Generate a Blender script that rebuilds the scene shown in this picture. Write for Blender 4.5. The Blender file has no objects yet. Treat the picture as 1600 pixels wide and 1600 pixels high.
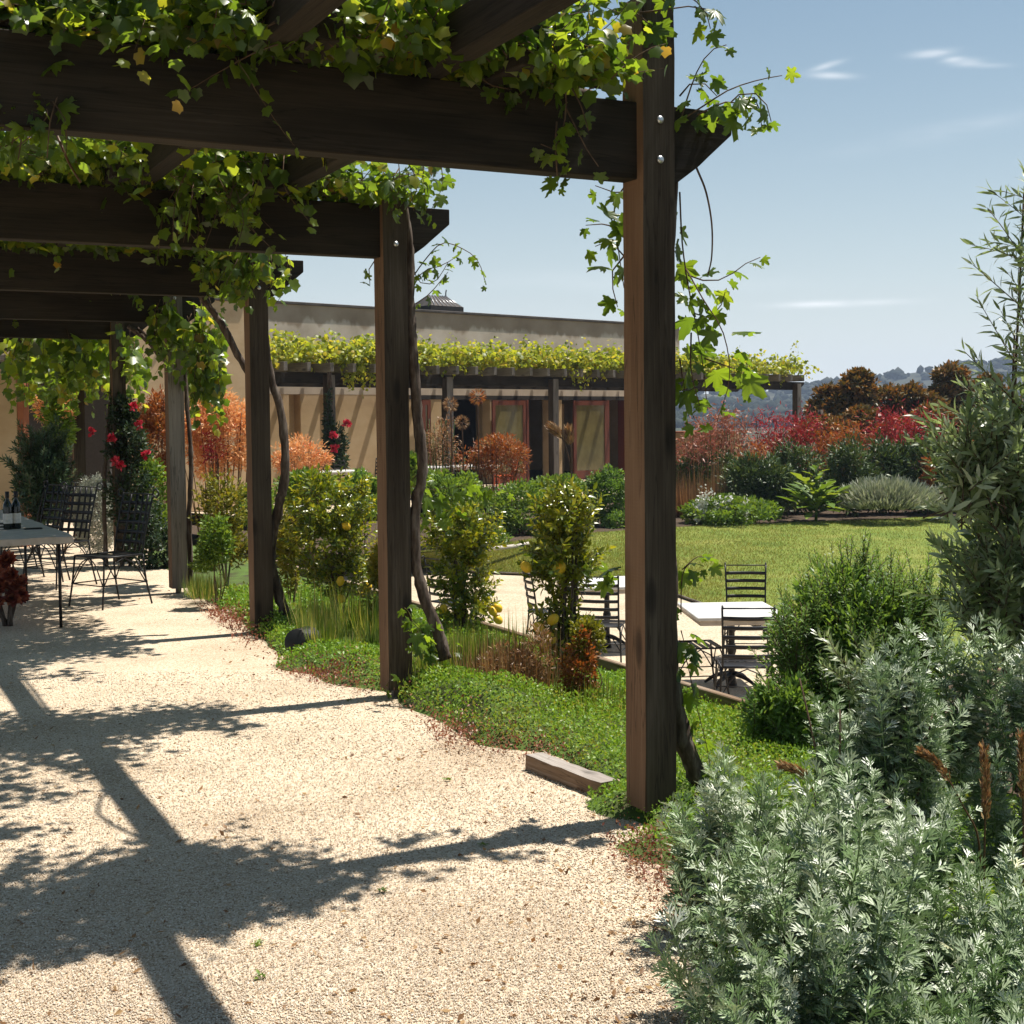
import bpy, bmesh, math, random
import numpy as np
from mathutils import Vector, Matrix
random.seed(5)
rng = np.random.default_rng(11)
SC = bpy.context.scene
COL = SC.collection
R = math.radians

# ------------------------------------------------------------------ camera
F, PITCH, ROLL, CY, H = 2102.4, .0487, -.0091, 758., 1.65
cp, sp, cr, sr = math.cos(PITCH), math.sin(PITCH), math.cos(ROLL), math.sin(ROLL)
Xr, Ur, Fw = Vector((1, 0, 0)), Vector((0, sp, cp)), Vector((0, cp, -sp))
rt, up = Xr * cr + Ur * sr, Ur * cr - Xr * sr
cd = bpy.data.cameras.new('camera')
cam = bpy.data.objects.new('camera', cd)
COL.objects.link(cam)
m3 = Matrix((rt, up, -Fw)).transposed()
cam.matrix_world = Matrix.Translation((0, 0, H)) @ m3.to_4x4()
cd.sensor_width = 36
cd.lens = 36 * F / 1600
cd.shift_y = -(800 - CY) / 1600
cd.clip_start, cd.clip_end = .05, 6000
SC.camera = cam

# ------------------------------------------------------------------ sun and sky
SUN_EL = R(69)
SUN_AZ = R(26)          # angle from +X towards +Y
sd = Vector((math.cos(SUN_EL) * math.cos(SUN_AZ), math.cos(SUN_EL) * math.sin(SUN_AZ), math.sin(SUN_EL)))
sl = bpy.data.lights.new('sun', 'SUN')
sl.energy, sl.angle, sl.color = 5.0, R(.53), (1, .95, .86)
so = bpy.data.objects.new('sun', sl)
COL.objects.link(so)
so.matrix_world = sd.to_track_quat('Z', 'Y').to_matrix().to_4x4()

W = bpy.data.worlds.new('World')
SC.world = W
W.use_nodes = True
wn, wl = W.node_tree.nodes, W.node_tree.links
bg = wn['Background']
bg.inputs[1].default_value = .05
sky = wn.new('ShaderNodeTexSky')
sky.sky_type = 'NISHITA'
sky.sun_disc = False
sky.sun_elevation = SUN_EL
sky.sun_rotation = math.pi / 2 - SUN_AZ
sky.air_density, sky.dust_density, sky.ozone_density = 1.25, .2, 2.6
SKYCOL = sky.outputs[0]
# thin wisps of high cloud
tcw = wn.new('ShaderNodeTexCoord')
nzw = wn.new('ShaderNodeTexNoise'); nzw.inputs['Scale'].default_value = 26; nzw.inputs['Detail'].default_value = 7
mpw = wn.new('ShaderNodeMapping'); mpw.inputs['Scale'].default_value = (1, 1, 4.5)
wl.new(tcw.outputs['Generated'], mpw.inputs[0]); wl.new(mpw.outputs[0], nzw.inputs[0])


def wmath(op, a, b=None, c=None):
    n = wn.new('ShaderNodeMath'); n.operation = op
    for i, q in enumerate((a, b, c)):
        if q is None: continue
        if isinstance(q, (int, float)): n.inputs[i].default_value = q
        else: wl.new(q, n.inputs[i])
    return n.outputs[0]


def wdot(vec):
    n = wn.new('ShaderNodeVectorMath'); n.operation = 'DOT_PRODUCT'
    wl.new(tcw.outputs['Generated'], n.inputs[0]); n.inputs[1].default_value = vec
    return n.outputs['Value']


WISPS = [(1455, 83, 26, 5, .55, 0), (1490, 93, 14, 4, .3, 0), (1515, 97, 20, 5, .38, .05), (1545, 102, 26, 3.5, .2, .08), (1290, 103, 22, 4, .34, -.22),
         (1296, 118, 30, 4.5, .34, .10), (1318, 474, 75, 4.5, .45, 0), (1250, 476, 50, 5, .2, 0), (1480, 205, 130, 12, .10, -.12), (1000, 440, 220, 14, .12, .03)]
mask = None
for cx, cy, sx, sy, am, tl in WISPS:
    xx, yy = (cx - 800) / F, -(cy - CY) / F
    c = (Fw + rt * xx + up * yy).normalized()
    a = (rt * math.cos(tl) - up * math.sin(tl)); b = (up * math.cos(tl) + rt * math.sin(tl))
    a = (a - c * a.dot(c)).normalized(); b = (b - c * b.dot(c)).normalized()
    da, db = wmath('MULTIPLY', wdot(a), F / sx), wmath('MULTIPLY', wdot(b), F / sy)
    q = wmath('ADD', wmath('MULTIPLY', da, da), wmath('MULTIPLY', db, db))
    e = wmath('MULTIPLY', wmath('EXPONENT', wmath('MULTIPLY', q, -1.)), am)
    e = wmath('MULTIPLY', e, wmath('GREATER_THAN', wdot(c), 0.))
    mask = e if mask is None else wmath('ADD', mask, e)
mr = wn.new('ShaderNodeMapRange')
mr.inputs[1].default_value, mr.inputs[2].default_value, mr.inputs[3].default_value, mr.inputs[4].default_value = .3, .65, .35, 1.25
wl.new(nzw.outputs[0], mr.inputs[0])
mask = wmath('MINIMUM', wmath('MULTIPLY', mask, mr.outputs[0]), 1.)
hsv = wn.new('ShaderNodeHueSaturation'); hsv.inputs['Hue'].default_value = .488; hsv.inputs['Saturation'].default_value = .98; hsv.inputs['Value'].default_value = 1.05
wl.new(SKYCOL, hsv.inputs['Color'])
wmix = wn.new('ShaderNodeMix'); wmix.data_type = 'RGBA'
wl.new(mask, wmix.inputs[0]); sepw = wn.new('ShaderNodeSeparateXYZ'); wl.new(tcw.outputs['Generated'], sepw.inputs[0])
hz_ = wmath('MULTIPLY', wmath('EXPONENT', wmath('MULTIPLY', wmath('ABSOLUTE', sepw.outputs[2]), -8.)), .95)   # pale band of thick air all round the horizon
hmx = wn.new('ShaderNodeMix'); hmx.data_type = 'RGBA'
wl.new(hz_, hmx.inputs[0]); wl.new(hsv.outputs[0], hmx.inputs[6]); hmx.inputs[7].default_value = (11.5, 12.4, 12.9, 1)
wl.new(hmx.outputs[2], wmix.inputs[6]); wmix.inputs[7].default_value = (15., 15.2, 15.5, 1)
wl.new(wmix.outputs[2], bg.inputs[0])
VS = SC.view_settings
VS.view_transform, VS.look, VS.gamma, VS.exposure = 'Standard', 'None', 1, .70
VS.use_curve_mapping = False
SC.cycles.max_bounces = 7
SC.cycles.diffuse_bounces = 4
SC.cycles.glossy_bounces = 3
SC.cycles.transmission_bounces = 5
SC.cycles.transparent_max_bounces = 8
SC.cycles.caustics_reflective = SC.cycles.caustics_refractive = False

# ------------------------------------------------------------------ helpers: geometry of the place
TH, S, A = .4705, 2.795, .15
P1 = np.array([.531, 5.388])
U = np.array([-math.sin(TH), math.cos(TH)])     # along the pergola, away
V = np.array([math.cos(TH), math.sin(TH)])      # across it, to the right


def ray(px, py):
    x2, u2 = (px - 800) / F, -(py - CY) / F
    x, u = cr * x2 - sr * u2, sr * x2 + cr * u2
    return np.array([x, cp + u * sp, -sp + u * cp])


def G(px, py, z=0.):
    r = ray(px, py)
    return r * ((z - H) / r[2]) + np.array([0, 0, H])


def D(px, py, Y):
    r = ray(px, py)
    return r * (Y / r[1]) + np.array([0, 0, H])


def uvz(u, v, z=0.):
    p = P1 + U * u + V * v
    return np.array([p[0], p[1], z])


def to_uv(x, y):
    dx, dy = x - P1[0], y - P1[1]
    return dx * U[0] + dy * U[1], dx * V[0] + dy * V[1]


def hash2(ix, iy, s=0):
    n = np.sin(ix * 127.1 + iy * 311.7 + s * 74.7) * 43758.5453
    return n - np.floor(n)


def vnoise(x, y, s=0):
    x, y = np.asarray(x, float), np.asarray(y, float)
    ix, iy = np.floor(x), np.floor(y)
    fx, fy = x - ix, y - iy
    fx, fy = fx * fx * (3 - 2 * fx), fy * fy * (3 - 2 * fy)
    a, b = hash2(ix, iy, s), hash2(ix + 1, iy, s)
    c, d = hash2(ix, iy + 1, s), hash2(ix + 1, iy + 1, s)
    return (a * (1 - fx) + b * fx) * (1 - fy) + (c * (1 - fx) + d * fx) * fy


def fbm(x, y, s=0, o=4):
    t, a = 0, .5
    for k in range(o):
        t = t + a * vnoise(np.asarray(x) * 2 ** k, np.asarray(y) * 2 ** k, s + k)
        a *= .5
    return t


# ------------------------------------------------------------------ helpers: objects
WM = {}


def tag(o, label=None, cat=None, group=None, kind=None):
    if label: o['label'] = label
    if cat: o['category'] = cat
    if group: o['group'] = group
    if kind: o['kind'] = kind
    return o


def place(o, mw, parent=None):
    COL.objects.link(o)
    if parent is not None:
        o.parent = parent
        o.matrix_parent_inverse = WM[parent.name].inverted()
    o.matrix_basis = mw
    WM[o.name] = mw.copy()
    return o


def thing(name, loc, label, cat, group=None, rz=0.):
    o = bpy.data.objects.new(name, None)
    o.empty_display_size = .1
    place(o, Matrix.Translation(Vector(loc)) @ Matrix.Rotation(rz, 4, 'Z'))
    return tag(o, label, cat, group)


def mesh_np(name, verts, faces, mats, rnd=None, midx=None, smooth=False):
    """faces: (n,3) or (n,4) int array"""
    me = bpy.data.meshes.new(name)
    verts = np.asarray(verts, np.float32)
    faces = np.asarray(faces, np.int32)
    k = faces.shape[1]
    me.vertices.add(len(verts))
    me.vertices.foreach_set('co', verts.ravel())
    me.loops.add(faces.size)
    me.loops.foreach_set('vertex_index', faces.ravel())
    me.polygons.add(len(faces))
    me.polygons.foreach_set('loop_start', np.arange(0, faces.size, k, dtype=np.int32))
    for m in (mats if isinstance(mats, (list, tuple)) else [mats]):
        me.materials.append(m)
    if midx is not None:
        me.polygons.foreach_set('material_index', np.asarray(midx, np.int32))
    if smooth:
        me.polygons.foreach_set('use_smooth', np.ones(len(faces), bool))
    if rnd is not None:
        at = me.attributes.new('rnd', 'FLOAT', 'POINT')
        at.data.foreach_set('value', np.asarray(rnd, np.float32))
    me.update(calc_edges=True)
    return me


def obj(name, me, loc=(0, 0, 0), parent=None, mw=None):
    o = bpy.data.objects.new(name, me)
    return place(o, mw if mw is not None else Matrix.Translation(Vector(loc)), parent)


def wobj(name, verts, faces, mats, parent=None, rnd=None, midx=None, smooth=False, org=None):
    """mesh given in world coordinates; origin at its parent's base, or at org"""
    verts = np.asarray(verts, float)
    if org is None:
        org = WM[parent.name].translation if parent is not None else Vector((0, 0, 0))
    me = mesh_np(name, verts - np.array(org), faces, mats, rnd, midx, smooth)
    return obj(name, me, org, parent)


def bm_mesh(name, bm, mat, smooth=False):
    me = bpy.data.meshes.new(name)
    bmesh.ops.recalc_face_normals(bm, faces=bm.faces)
    bm.to_mesh(me)
    bm.free()
    for m in (mat if isinstance(mat, (list, tuple)) else [mat]):
        me.materials.append(m)
    if smooth:
        me.polygons.foreach_set('use_smooth', np.ones(len(me.polygons), bool))
    return me


def box_mesh(name, sx, sy, sz, mat, bev=.004, jit=0.):
    """box from 0..sx, centred in y and z"""
    bm = bmesh.new()
    bmesh.ops.create_cube(bm, size=1)
    for v in bm.verts:
        v.co = Vector(((v.co.x + .5) * sx, v.co.y * sy, v.co.z * sz))
        if jit: v.co += Vector((0, random.uniform(-jit, jit), random.uniform(-jit, jit)))
    if bev:
        bmesh.ops.bevel(bm, geom=bm.edges[:], offset=bev, segments=1, affect='EDGES')
    return bm_mesh(name, bm, mat)


def prism_mesh(name, poly, th, mat, bev=.004):
    """polygon in x,z extruded th in y (from 0)"""
    bm = bmesh.new()
    a = [bm.verts.new((x, 0, z)) for x, z in poly]
    b = [bm.verts.new((x, th, z)) for x, z in poly]
    n = len(poly)
    bm.faces.new(a)
    bm.faces.new(b[::-1])
    for i in range(n):
        bm.faces.new((a[i], b[i], b[(i + 1) % n], a[(i + 1) % n]))
    if bev:
        bmesh.ops.bevel(bm, geom=bm.edges[:], offset=bev, segments=1, affect='EDGES')
    return bm_mesh(name, bm, mat)


def frame(x, y, z, org):
    m = Matrix((Vector(x), Vector(y), Vector(z))).transposed().to_4x4()
    m.translation = Vector(org)
    return m


def smooth_line(pts, k=5):
    pts = np.asarray(pts, float)
    if len(pts) < 3: return pts
    P = np.vstack([2 * pts[0] - pts[1], pts, 2 * pts[-1] - pts[-2]])
    out = []
    for i in range(1, len(P) - 2):
        for t in np.linspace(0, 1, k, endpoint=False):
            a, b, c, d = P[i - 1], P[i], P[i + 1], P[i + 2]
            out.append(.5 * (2 * b + (c - a) * t + (2 * a - 5 * b + 4 * c - d) * t * t + (3 * b - a - 3 * c + d) * t ** 3))
    out.append(P[-2])
    return np.array(out)


def tube(pts, rad, n=6, rough=0., seed=0):
    """returns verts, quads of a capped tube"""
    pts = np.asarray(pts, float)
    m = len(pts)
    rad = np.full(m, rad) if np.isscalar(rad) else np.interp(np.linspace(0, 1, m), np.linspace(0, 1, len(rad)), rad)
    t = np.gradient(pts, axis=0)
    t /= np.linalg.norm(t, axis=1, keepdims=True) + 1e-9
    ref = np.array([.3, .8, .52]) if abs(t[0] @ np.array([.3, .8, .52])) < .9 else np.array([1., 0, 0])
    vs = []
    for i in range(m):
        ref = ref - t[i] * (ref @ t[i])
        ref /= np.linalg.norm(ref) + 1e-9
        b = np.cross(t[i], ref)
        for j in range(n):
            an = 2 * math.pi * j / n
            r = rad[i]
            if rough:
                r *= 1 + rough * (2 * float(hash2(i * .73, j * 1.7, seed)) - 1)
            vs.append(pts[i] + r * (math.cos(an) * ref + math.sin(an) * b))
    fs = []
    for i in range(m - 1):
        for j in range(n):
            k = (j + 1) % n
            fs.append((i * n + j, i * n + k, (i + 1) * n + k, (i + 1) * n + j))
    e = (m - 1) * n
    if n >= 4:
        for j in range(1, n - 2, 2):
            fs.append((0, j + 2 if j + 2 < n else n - 1, j + 1, j))
            fs.append((e, e + j, e + j + 1, e + min(j + 2, n - 1)))
    return np.array(vs), np.array(fs)


def tube_obj(name, pts, rad, mat, parent=None, n=6, k=4, rough=0., smooth=True):
    v, f = tube(smooth_line(pts, k) if k > 1 else pts, rad, n, rough, random.random() * 50)
    return wobj(name, v, f, mat, parent, smooth=smooth)


def join_parts(parts):
    vs, fs, o = [], [], 0
    for v, f in parts:
        vs.append(v)
        fs.append(np.asarray(f) + o)
        o += len(v)
    return np.vstack(vs), np.vstack(fs)


# ------------------------------------------------------------------ materials
def mat(name):
    m = bpy.data.materials.new(name)
    m.use_nodes = True
    nt = m.node_tree
    return m, nt, nt.nodes, nt.links, nt.nodes['Principled BSDF']


def ramp(nodes, stops):
    r = nodes.new('ShaderNodeValToRGB')
    el = r.color_ramp.elements
    while len(el) < len(stops): el.new(.5)
    for e, (p, c) in zip(el, stops):
        e.position, e.color = p, (*c, 1)
    return r


def leaf_mat(name, stops, trans=.35, tcol=None, rough=.45, spec=.4, gain=1.7, ov=0.):
    m, nt, N, L, bs = mat(name)
    at = N.new('ShaderNodeAttribute'); at.attribute_name = 'rnd'
    oi = N.new('ShaderNodeObjectInfo')
    mu = N.new('ShaderNodeMath'); mu.operation = 'MULTIPLY_ADD'
    mu.inputs[1].default_value = ov          # single leaves and sprigs also differ object by object
    sc1_ = N.new('ShaderNodeMath'); sc1_.operation = 'MULTIPLY'; sc1_.inputs[1].default_value = 1. if ov else 1.84
    L.new(at.outputs['Fac'], sc1_.inputs[0])
    L.new(oi.outputs['Random'], mu.inputs[0]); L.new(sc1_.outputs[0], mu.inputs[2])
    wr = N.new('ShaderNodeClamp')
    L.new(mu.outputs[0], wr.inputs[0])
    r = ramp(N, stops)
    L.new(wr.outputs[0], r.inputs[0])
    L.new(r.outputs[0], bs.inputs['Base Color'])
    bs.inputs['Roughness'].default_value = rough
    bs.inputs['Specular IOR Level'].default_value = spec
    if trans:
        tr = N.new('ShaderNodeBsdfTranslucent')
        mx = N.new('ShaderNodeMix'); mx.data_type = 'RGBA'; mx.blend_type = 'MULTIPLY'
        mx.inputs[0].default_value = 1
        L.new(r.outputs[0], mx.inputs[6])
        mx.inputs[7].default_value = (*(tcol or (gain * 1.15, gain, gain * .5)), 1)
        L.new(mx.outputs[2], tr.inputs[0])
        ms = N.new('ShaderNodeMixShader')
        ms.inputs[0].default_value = trans
        L.new(bs.outputs[0], ms.inputs[1]); L.new(tr.outputs[0], ms.inputs[2])
        L.new(ms.outputs[0], N['Material Output'].inputs[0])
    return m


def noise_mat(name, stops, scale=(4, 4, 4), rough=.8, bump=.3, bscale=None, coord='Object', detail=8, spec=.3, dist=.02, metal=0):
    m, nt, N, L, bs = mat(name)
    tc = N.new('ShaderNodeTexCoord'); mp = N.new('ShaderNodeMapping')
    mp.inputs['Scale'].default_value = scale
    L.new(tc.outputs[coord], mp.inputs[0])
    no = N.new('ShaderNodeTexNoise'); no.inputs['Scale'].default_value = 1; no.inputs['Detail'].default_value = detail
    no.inputs['Roughness'].default_value = .62
    L.new(mp.outputs[0], no.inputs[0])
    r = ramp(N, stops)
    L.new(no.outputs[0], r.inputs[0]); L.new(r.outputs[0], bs.inputs['Base Color'])
    bs.inputs['Roughness'].default_value = rough
    bs.inputs['Specular IOR Level'].default_value = spec
    bs.inputs['Metallic'].default_value = metal
    if bump:
        b = N.new('ShaderNodeBump'); b.inputs['Strength'].default_value = bump; b.inputs['Distance'].default_value = dist
        L.new(no.outputs[0], b.inputs['Height']); L.new(b.outputs[0], bs.inputs['Normal'])
    return m


def wood_mat(name, stops, saw=0., rough=.85, sc=1.):
    """grain along local x, knots, fine cracks; saw adds cross saw marks"""
    m, nt, N, L, bs = mat(name)
    tc = N.new('ShaderNodeTexCoord'); oi = N.new('ShaderNodeObjectInfo')
    ad = N.new('ShaderNodeVectorMath'); ad.operation = 'MULTIPLY_ADD'
    ad.inputs[1].default_value = (37, 11, 23)
    L.new(oi.outputs['Random'], ad.inputs[0]); L.new(tc.outputs['Object'], ad.inputs[2])
    mp = N.new('ShaderNodeMapping'); mp.inputs['Scale'].default_value = (2.2 * sc, 75 * sc, 75 * sc)
    L.new(ad.outputs[0], mp.inputs[0])
    no = N.new('ShaderNodeTexNoise'); no.inputs['Scale'].default_value = 1; no.inputs['Detail'].default_value = 10
    no.inputs['Roughness'].default_value = .7; no.inputs['Distortion'].default_value = .6
    L.new(mp.outputs[0], no.inputs[0])
    mp2 = N.new('ShaderNodeMapping'); mp2.inputs['Scale'].default_value = (1.1, 6, 6)
    L.new(ad.outputs[0], mp2.inputs[0])
    n2 = N.new('ShaderNodeTexNoise'); n2.inputs['Scale'].default_value = 1; n2.inputs['Detail'].default_value = 4
    L.new(mp2.outputs[0], n2.inputs[0])
    sm = N.new('ShaderNodeMath'); sm.operation = 'MULTIPLY_ADD'; sm.inputs[1].default_value = .55
    L.new(n2.outputs[0], sm.inputs[0])
    hf = N.new('ShaderNodeMath'); hf.operation = 'MULTIPLY'; hf.inputs[1].default_value = .5
    L.new(no.outputs[0], hf.inputs[0]); L.new(hf.outputs[0], sm.inputs[2])
    # knots
    vo = N.new('ShaderNodeTexVoronoi'); vo.inputs['Scale'].default_value = 1
    mp3 = N.new('ShaderNodeMapping'); mp3.inputs['Scale'].default_value = (1.7, 5.2, 5.2)
    L.new(ad.outputs[0], mp3.inputs[0]); L.new(mp3.outputs[0], vo.inputs[0])
    kr = ramp(N, [(0., (0, 0, 0)), (.10, (.25, .25, .25)), (.17, (1, 1, 1))])
    L.new(vo.outputs['Distance'], kr.inputs[0])
    r = ramp(N, stops)
    L.new(sm.outputs[0], r.inputs[0])
    mk = N.new('ShaderNodeMix'); mk.data_type = 'RGBA'; mk.blend_type = 'MULTIPLY'; mk.inputs[0].default_value = .7
    L.new(r.outputs[0], mk.inputs[6]); L.new(kr.outputs[0], mk.inputs[7])
    last = mk.outputs[2]
    hsum = sm.outputs[0]
    if saw:
        wv = N.new('ShaderNodeTexWave'); wv.wave_type = 'BANDS'; wv.bands_direction = 'X'
        wv.inputs['Scale'].default_value = 22; wv.inputs['Distortion'].default_value = 2.5; wv.inputs['Detail'].default_value = 2
        L.new(ad.outputs[0], wv.inputs[0])
        ms = N.new('ShaderNodeMath'); ms.operation = 'MULTIPLY_ADD'; ms.inputs[1].default_value = saw
        L.new(wv.outputs['Fac'], ms.inputs[0]); L.new(sm.outputs[0], ms.inputs[2])
        hsum = ms.outputs[0]
        # drying checks: long thin dark cracks
    mp4 = N.new('ShaderNodeMapping'); mp4.inputs['Scale'].default_value = (.8, 17, 17)
    L.new(ad.outputs[0], mp4.inputs[0])
    n4 = N.new('ShaderNodeTexNoise'); n4.inputs['Scale'].default_value = 1; n4.inputs['Detail'].default_value = 5; n4.inputs['Distortion'].default_value = .4
    L.new(mp4.outputs[0], n4.inputs[0])
    cr_ = ramp(N, [(.485, (1, 1, 1)), (.5, (.12, .12, .12)), (.515, (1, 1, 1))]); L.new(n4.outputs[0], cr_.inputs[0])
    mk2 = N.new('ShaderNodeMix'); mk2.data_type = 'RGBA'; mk2.blend_type = 'MULTIPLY'; mk2.inputs[0].default_value = .55
    L.new(last, mk2.inputs[6]); L.new(cr_.outputs[0], mk2.inputs[7]); last = mk2.outputs[2]
    L.new(last, bs.inputs['Base Color'])
    bs.inputs['Roughness'].default_value = rough
    bs.inputs['Specular IOR Level'].default_value = .2
    b = N.new('ShaderNodeBump'); b.inputs['Strength'].default_value = .6; b.inputs['Distance'].default_value = .006
    L.new(hsum, b.inputs['Height']); L.new(b.outputs[0], bs.inputs['Normal'])
    return m


def plain(name, col, rough=.5, metal=0., spec=.5):
    m, nt, N, L, bs = mat(name)
    tc = N.new('ShaderNodeTexCoord')
    no = N.new('ShaderNodeTexNoise'); no.inputs['Scale'].default_value = 35; no.inputs['Detail'].default_value = 4
    L.new(tc.outputs['Object'], no.inputs[0])
    r = ramp(N, [(.25, tuple(c * .75 for c in col)), (.75, tuple(min(1, c * 1.2) for c in col))])
    L.new(no.outputs[0], r.inputs[0]); L.new(r.outputs[0], bs.inputs['Base Color'])
    bs.inputs['Roughness'].default_value, bs.inputs['Metallic'].default_value = rough, metal
    bs.inputs['Specular IOR Level'].default_value = spec
    return m


def gravel_mat(name, stops, s=150):
    m, nt, N, L, bs = mat(name)
    tc = N.new('ShaderNodeTexCoord')
    vo = N.new('ShaderNodeTexVoronoi'); vo.inputs['Scale'].default_value = s
    L.new(tc.outputs['Object'], vo.inputs[0])
    sep = N.new('ShaderNodeSeparateColor'); L.new(vo.outputs['Color'], sep.inputs[0])
    r = ramp(N, stops); L.new(sep.outputs[0], r.inputs[0])
    # broad tone: worn and dusty patches
    no = N.new('ShaderNodeTexNoise'); no.inputs['Scale'].default_value = 1.3; no.inputs['Detail'].default_value = 6
    L.new(tc.outputs['Object'], no.inputs[0])
    rr = ramp(N, [(.3, (.78, .74, .69)), (.5, (.95, .93, .9)), (.7, (1.04, 1.03, 1))]); L.new(no.outputs[0], rr.inputs[0])
    mx = N.new('ShaderNodeMix'); mx.data_type = 'RGBA'; mx.blend_type = 'MULTIPLY'; mx.inputs[0].default_value = 1
    L.new(r.outputs[0], mx.inputs[6]); L.new(rr.outputs[0], mx.inputs[7])
    L.new(mx.outputs[2], bs.inputs['Base Color'])
    bs.inputs['Roughness'].default_value = .9
    bs.inputs['Specular IOR Level'].default_value = .2
    iv = N.new('ShaderNodeMath'); iv.operation = 'SUBTRACT'; iv.inputs[0].default_value = .6
    L.new(vo.outputs['Distance'], iv.inputs[1])
    b = N.new('ShaderNodeBump'); b.inputs['Strength'].default_value = .7; b.inputs['Distance'].default_value = .005
    L.new(iv.outputs[0], b.inputs['Height']); L.new(b.outputs[0], bs.inputs['Normal'])
    return m


M = {}
M['post'] = wood_mat('weathered_post_timber', [(.25, (.010, .007, .0045)), (.42, (.030, .021, .013)), (.58, (.060, .046, .032)), (.85, (.15, .125, .10))])
M['saw'] = wood_mat('rough_sawn_timber', [(.25, (.07, .040, .022)), (.5, (.16, .092, .052)), (.8, (.26, .165, .10))], saw=.10)
M['beam'] = wood_mat('dark_beam_timber', [(.25, (.006, .0045, .003)), (.45, (.016, .012, .008)), (.62, (.034, .026, .018)), (.85, (.085, .068, .05))])
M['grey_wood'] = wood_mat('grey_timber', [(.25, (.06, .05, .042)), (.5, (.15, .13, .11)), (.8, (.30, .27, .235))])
M['sleeper'] = wood_mat('sleeper_timber', [(.25, (.06, .035, .02)), (.5, (.20, .13, .08)), (.8, (.42, .35, .28))])
M['steel'] = plain('galvanised_steel', (.55, .56, .58), .35, .9)
M['bark'] = noise_mat('vine_bark', [(.3, (.022, .014, .010)), (.5, (.085, .060, .045)), (.72, (.20, .165, .135))], (30, 30, 7), .95, .9, dist=.012)
M['cane'] = noise_mat('cane_bark', [(.3, (.05, .03, .018)), (.7, (.16, .10, .06))], (25, 25, 25), .9, .4)
M['gravel'] = gravel_mat('cream_gravel', [(0, (.24, .165, .10)), (.12, (.42, .315, .21)), (.3, (.54, .43, .315)), (.7, (.61, .505, .385)), (1, (.73, .64, .53))])
M['pebble'] = leaf_mat('gravel_stones', [(0, (.22, .14, .085)), (.08, (.40, .29, .19)), (.22, (.55, .44, .32)), (.6, (.62, .52, .40)), (1, (.77, .69, .58))], trans=0, rough=.85, spec=.2)
M['terrace'] = gravel_mat('terrace_gravel', [(0, (.36, .28, .19)), (.4, (.50, .41, .30)), (1, (.60, .52, .40))], 60)
M['soil'] = noise_mat('soil', [(.3, (.025, .017, .010)), (.7, (.10, .065, .04))], (9, 9, 9), .95, .6)
M['moss'] = noise_mat('mossy_soil', [(.32, (.045, .035, .018)), (.45, (.06, .085, .018)), (.7, (.085, .15, .022))], (5, 5, 5), .95, .6)
M['stucco'] = noise_mat('ochre_stucco', [(.28, (.42, .29, .16)), (.5, (.52, .37, .215)), (.75, (.60, .45, .28))], (1.1, 1.1, 1.6), .9, .12)
M['iron'] = plain('black_iron', (.012, .011, .012), .45, .3)
M['stone_top'] = noise_mat('pale_stone', [(.3, (.36, .31, .26)), (.7, (.55, .49, .43))], (9, 9, 9), .6, .1)
M['white_top'] = noise_mat('white_table_top', [(.3, (.55, .53, .50)), (.7, (.68, .66, .63))], (5, 5, 5), .4, 0)


# grape leaf colours
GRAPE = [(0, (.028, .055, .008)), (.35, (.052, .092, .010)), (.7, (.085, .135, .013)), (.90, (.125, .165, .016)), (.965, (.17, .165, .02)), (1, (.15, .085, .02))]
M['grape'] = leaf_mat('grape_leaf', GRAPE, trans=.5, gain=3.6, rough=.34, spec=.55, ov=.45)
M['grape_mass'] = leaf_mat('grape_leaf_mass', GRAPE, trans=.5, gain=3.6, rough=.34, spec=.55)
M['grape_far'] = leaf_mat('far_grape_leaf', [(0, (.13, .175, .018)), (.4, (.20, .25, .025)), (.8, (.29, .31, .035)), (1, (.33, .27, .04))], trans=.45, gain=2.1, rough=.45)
M['artemisia'] = leaf_mat('silver_leaf', [(0, (.085, .15, .04)), (.35, (.17, .25, .10)), (.65, (.34, .40, .26)), (.92, (.62, .64, .55)), (1, (.42, .40, .14))], ov=.45, trans=.08, gain=1.1, tcol=(1.0, 1.3, .7), rough=.4, spec=.5)
M['sage'] = leaf_mat('mid_green_leaf', [(0, (.05, .11, .018)), (.5, (.115, .205, .04)), (1, (.21, .31, .07))], ov=.45, trans=.4, gain=1.8)
M['willow'] = leaf_mat('narrow_leaf', [(0, (.06, .095, .03)), (.3, (.14, .18, .07)), (.6, (.28, .32, .18)), (1, (.50, .53, .42))], ov=.45, trans=.33, gain=1.7, tcol=(1.6, 1.75, 1.0), rough=.35, spec=.6)
M['citrus'] = leaf_mat('lemon_leaf', [(0, (.03, .06, .008)), (.3, (.08, .125, .010)), (.55, (.19, .22, .016)), (1, (.38, .35, .025))], ov=.45, trans=.38, gain=1.9, rough=.28, spec=.6)
M['yellow_shrub'] = leaf_mat('yellow_green_leaf', [(0, (.06, .085, .012)), (.5, (.17, .18, .018)), (.85, (.30, .25, .03)), (1, (.36, .18, .03))], ov=.45, trans=.35, gain=1.6)
M['thyme'] = leaf_mat('thyme_leaf', [(0, (.08, .16, .014)), (.5, (.14, .26, .026)), (.9, (.20, .32, .036)), (1, (.24, .26, .05))], trans=.35, gain=1.7)
M['redcreep'] = leaf_mat('red_creeping_leaf', [(0, (.13, .035, .02)), (.6, (.27, .10, .06)), (1, (.33, .19, .10))], trans=.2, gain=1.3, tcol=(1.6, 1, .7))
M['grass'] = leaf_mat('grass_blade', [(0, (.06, .12, .018)), (.5, (.13, .20, .03)), (.8, (.24, .26, .06)), (1, (.42, .36, .16))], trans=.35, gain=1.6)
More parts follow.
